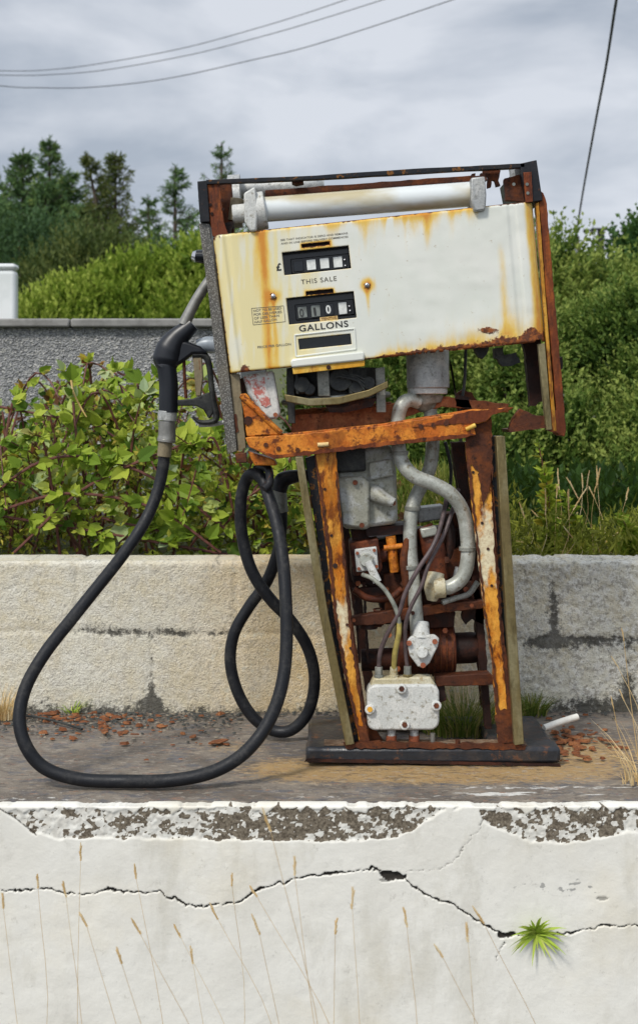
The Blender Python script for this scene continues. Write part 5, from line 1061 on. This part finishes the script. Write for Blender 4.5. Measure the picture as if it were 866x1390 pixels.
f = MB().tube([(381, 696, .17), (380, 690, .17), (379, 666, .17)], [rp(10.5, .17), rp(11, .17), rp(10, .17)], 20).build('hose_ferrule', M['cast'], hose, bevel=.001)
MB().tube([(379, 667, .17), (384, 652, .17), (405, 646, .17), (430, 646, .17)], [rp(11), rp(12), rp(9), rp(8)], 16).build('hose_elbow', M['black_paint'], hose)
MB().tube([(352, 634, .06), (364, 637, .03), (366, 655, .02), (358, 664, .01)], rp(6), 10).build('hose_hook', M['black_paint'], pump)
MB().tube([(347, 634, .1), (346, 645, .085), (350, 652, .08)], rp(4), 8).build('hose_strap', M['rubber'], hose)
nz_ = MB().tube([(223, 500, .15), (226, 497, .15), (229, 520, .15), (229, 545, .15), (229, 560, .15)], [rp(13, .15)]*5, 20).build('nozzle', M['grip'], pump)
MB().tube([(262, 440, .15), (252, 449, .15), (240, 460, .15), (231, 474, .15), (227, 488, .15), (227, 501, .15)], [rp(10, .15), rp(12.5, .15), rp(15, .15), rp(19, .15), rp(19.5, .15), rp(13, .15)], 24, 6, flat=.8).build('nozzle_body', M['grip'], nz_)
MB().prism([(232, 458), (256, 464), (272, 470), (283, 480), (262, 481), (250, 490), (238, 498), (218, 500)], .135, .165).build('nozzle_shoulder', M['grip'], nz_, bevel=.007)
MB().tube([(300, 362, .15), (285, 380, .15), (270, 402, .15), (258, 424, .15), (250, 441, .15)], [rp(7), rp(7.5), rp(7.5), rp(8), rp(9)], 18).build('spout', M['steel'], nz_)
MB().tube([(228, 558, .15), (227, 571, .15)], rp(13, .15), 22).build('swivel_collar', M['alu'], nz_, bevel=.001)
MB().tube([(227, 571, .15), (227, 590, .15), (226.5, 596, .15)], [rp(11.5, .15), rp(12, .15), rp(12.5, .15)], 22).build('swivel', M['steel'], nz_)
MB().tube([(226.5, 596, .15), (226, 600, .15)], rp(12.8, .15), 22).build('swivel_ring', M['steel'], nz_, bevel=.001)
MB().tube([(225, 600, .15), (223, 620, .15)], rp(9.6, .15), 22).build('hose_ferrule', M['tan'], nz_, bevel=.001)
MB().tube([(262, 482, .15), (278, 483, .15), (284, 495, .15), (287, 520, .15), (290, 545, .15), (294, 565, .15), (289, 572, .15), (272, 573, .15), (262, 566, .15)], [rp(5), rp(5), rp(4.5), rp(4), rp(4.5), rp(5), rp(4), rp(3), rp(2)], 12, 6, flat=1.3).build('trigger_guard', M['dgrey'], nz_)
MB().prism([(262, 484), (274, 483), (276, 512), (273, 538), (266, 538), (264, 510)], .143, .157).build('trigger', M['tan'], nz_, bevel=.003)
MB().prism([(239, 543), (262, 541), (284, 532), (288, 538), (290, 560), (284, 569), (276, 556), (266, 551), (241, 551)], .142, .158).build('trigger_link', M['dgrey'], nz_, bevel=.003)
MB().tube([(250, 486, .15), (251, 515, .15), (253, 541, .15)], rp(2.4), 8).build('latch_rod', M['rust_brown'], nz_)
MB().tube([(268, 470, .17), (282, 468, .17), (305, 469, .17)], [rp(9), rp(12), rp(12)], 18).build('nozzle_holster', M['boot'], pump)
MB().tube([(270, 577, .16), (290, 576, .16), (312, 571, .16)], rp(3.2), 8).build('holster_rod', M['alu'], pump)
k_ = MB().tube([(266, 348, .12), (284, 349, .12)], [rp(9), rp(11)], 16).build('side_lock', M['window_dark'], pump, bevel=.002)
MB().tube([(261, 347, .12), (266, 348, .12)], [rp(6), rp(9)], 16).build('lock_rim', M['chrome'], k_)

# ------------------------------------------------------------ debris on the plinth
def flake(name, label, px, py, size, mat, ang=None, group='rust flakes on the plinth', asp=.4, z=.006):
    c = floorP(px, py); n = 9; a0 = random.uniform(0, 6.28) if ang is None else ang; m = MB(); top = []; curl = random.uniform(.1, .4)
    for k in range(n):
        a = 2*math.pi*k/n; r = size*random.uniform(.65, 1.15); x = math.cos(a)*r; y = math.sin(a)*r*asp
        X_ = x*math.cos(a0)-y*math.sin(a0); Y_ = x*math.sin(a0)+y*math.cos(a0); top.append(Vector((X_, Y_, z+curl*abs(x)*.35+random.uniform(0, .002))))
    m.v = [c+t for t in top]+[c+t-Vector((0, 0, .0022)) for t in top]+[c+Vector((0, 0, z+.001)), c+Vector((0, 0, z-.0015))]
    for k in range(n):
        j = (k+1) % n; m.f += [[k, j, 2*n], [n+j, n+k, 2*n+1], [j, k, n+k, n+j]]
    o = m.build(name, M[mat], org=tuple(c)); props(o, label, 'rust flake' if 'rust' in name else 'chip', group); return o
M['flake'] = rusty('flake_rust', (.22, .075, .028), (.36, .15, .06), (.06, .03, .018), 30, .8, hi=.6); M['stone'] = simple('stone_chip', (.28, .24, .18), .8); M['slate'] = simple('slate_chip', (.05, .055, .05), .7)
for lab, px, py, s in (('large crumpled rust flake lying on the bare slab inside the hose loop', 296, 1010, .030), ('thin rust flake just left of the large crumpled one inside the hose loop', 262, 1003, .018),
                       ('blocky rust chip standing alone between the hose loop and the wall debris', 184, 1000, .012), ('long rust flake leaning against the right rear corner of the pump base', 722, 992, .030),
                       ('flat dark red flake farthest right among those beside the pump base', 826, 1009, .022), ('slim pale edged flake nearest the front corner of the pump base', 790, 1030, .020),
                       ('broad curled rust flake between the white tube and the flat dark red flake', 775, 1003, .026), ('dark rust plate fragment close to the right end of the pump base', 758, 1012, .018), ('narrow rust sliver behind the flat dark red flake', 802, 1000, .013), ('wide rust flake at the head of the debris pile by the wall foot, left', 142, 996, .024),
                       ('ragged rust flake touching the slate grit inside the left of the hose', 70, 972, .020)):
    flake('rust_flake', lab, px, py, s*1.15, 'flake')
def debris(name, label, spots, mat, org):
    m = MB()
    for (px, py, s) in spots:
        c = floorP(px, py); n = 6; a0 = random.uniform(0, 6.28); i0 = len(m.v); h = s*random.uniform(.2, .6)
        pts = [Vector((math.cos(a0+k)*s*random.uniform(.6, 1.2), math.sin(a0+k)*s*random.uniform(.4, .9), 0)) for k in np.linspace(0, 6.28, n+1)[:-1]]
        m.v += [c+q for q in pts]+[c+q*.75+Vector((0, 0, h*random.uniform(.6, 1.2))) for q in pts]
        m.f.append([i0+n+k for k in range(n)]); m.f += [[i0+k, i0+(k+1) % n, i0+n+(k+1) % n, i0+n+k] for k in range(n)]
    o = m.build(name, M[mat], org=org); props(o, label, 'debris', kind='stuff')
debris('rust_crumbs', 'small orange brown rust crumbs scattered along the plinth', [(random.gauss(120, 75), 968+abs(random.gauss(0, 18)), .002+.014*random.random()**3) for _ in range(260)]+[(random.gauss(775, 30), random.gauss(1008, 13), random.uniform(.003, .014)) for _ in range(105)]+[(random.gauss(290, 15), random.gauss(1010, 3), random.uniform(.003, .01)) for _ in range(14)]+[(random.gauss(740, 25), random.gauss(990, 5), random.uniform(.003, .008)) for _ in range(20)], 'flake', (0, .2, 0))
debris('gravel', 'dark grit gathered at the foot of the low wall', [(random.uniform(-60, 330), 966+abs(random.gauss(0, 13)), random.uniform(.002, .007)) for _ in range(700)]+[(random.uniform(330, 900), 966+abs(random.gauss(0, 5)), random.uniform(.002, .006)) for _ in range(200)], 'slate', (0, .4, 0))
debris('gravel', 'pale stone grit mixed into the dark grit by the wall', [(random.uniform(-60, 330), 968+abs(random.gauss(0, 14)), random.uniform(.002, .006)) for _ in range(220)], 'stone', (0, .4, 0))
o = MB().tube([(738, 988, .17), (760, 980, .19), (783, 973, .21)], [rp(4.6), rp(4.8), rp(5)], 14).build('broken_tube', M['white_plastic'], org=tuple(P(760, 988, .19))); props(o, 'short white broken plastic tube lying behind the right end of the pump base', 'tube')
a = floorP(30, 978); o = MB().tube([floorP(-20, 975)+Vector((0, 0, .006)), floorP(40, 977)+Vector((0, 0, .01)), floorP(80, 984)+Vector((0, 0, .008)), floorP(112, 993)+Vector((0, 0, .006))], .0035, 6).build('twig', M['dgrey'], org=tuple(a)); props(o, 'thin dark twig lying across the debris at the left of the plinth', 'twig')
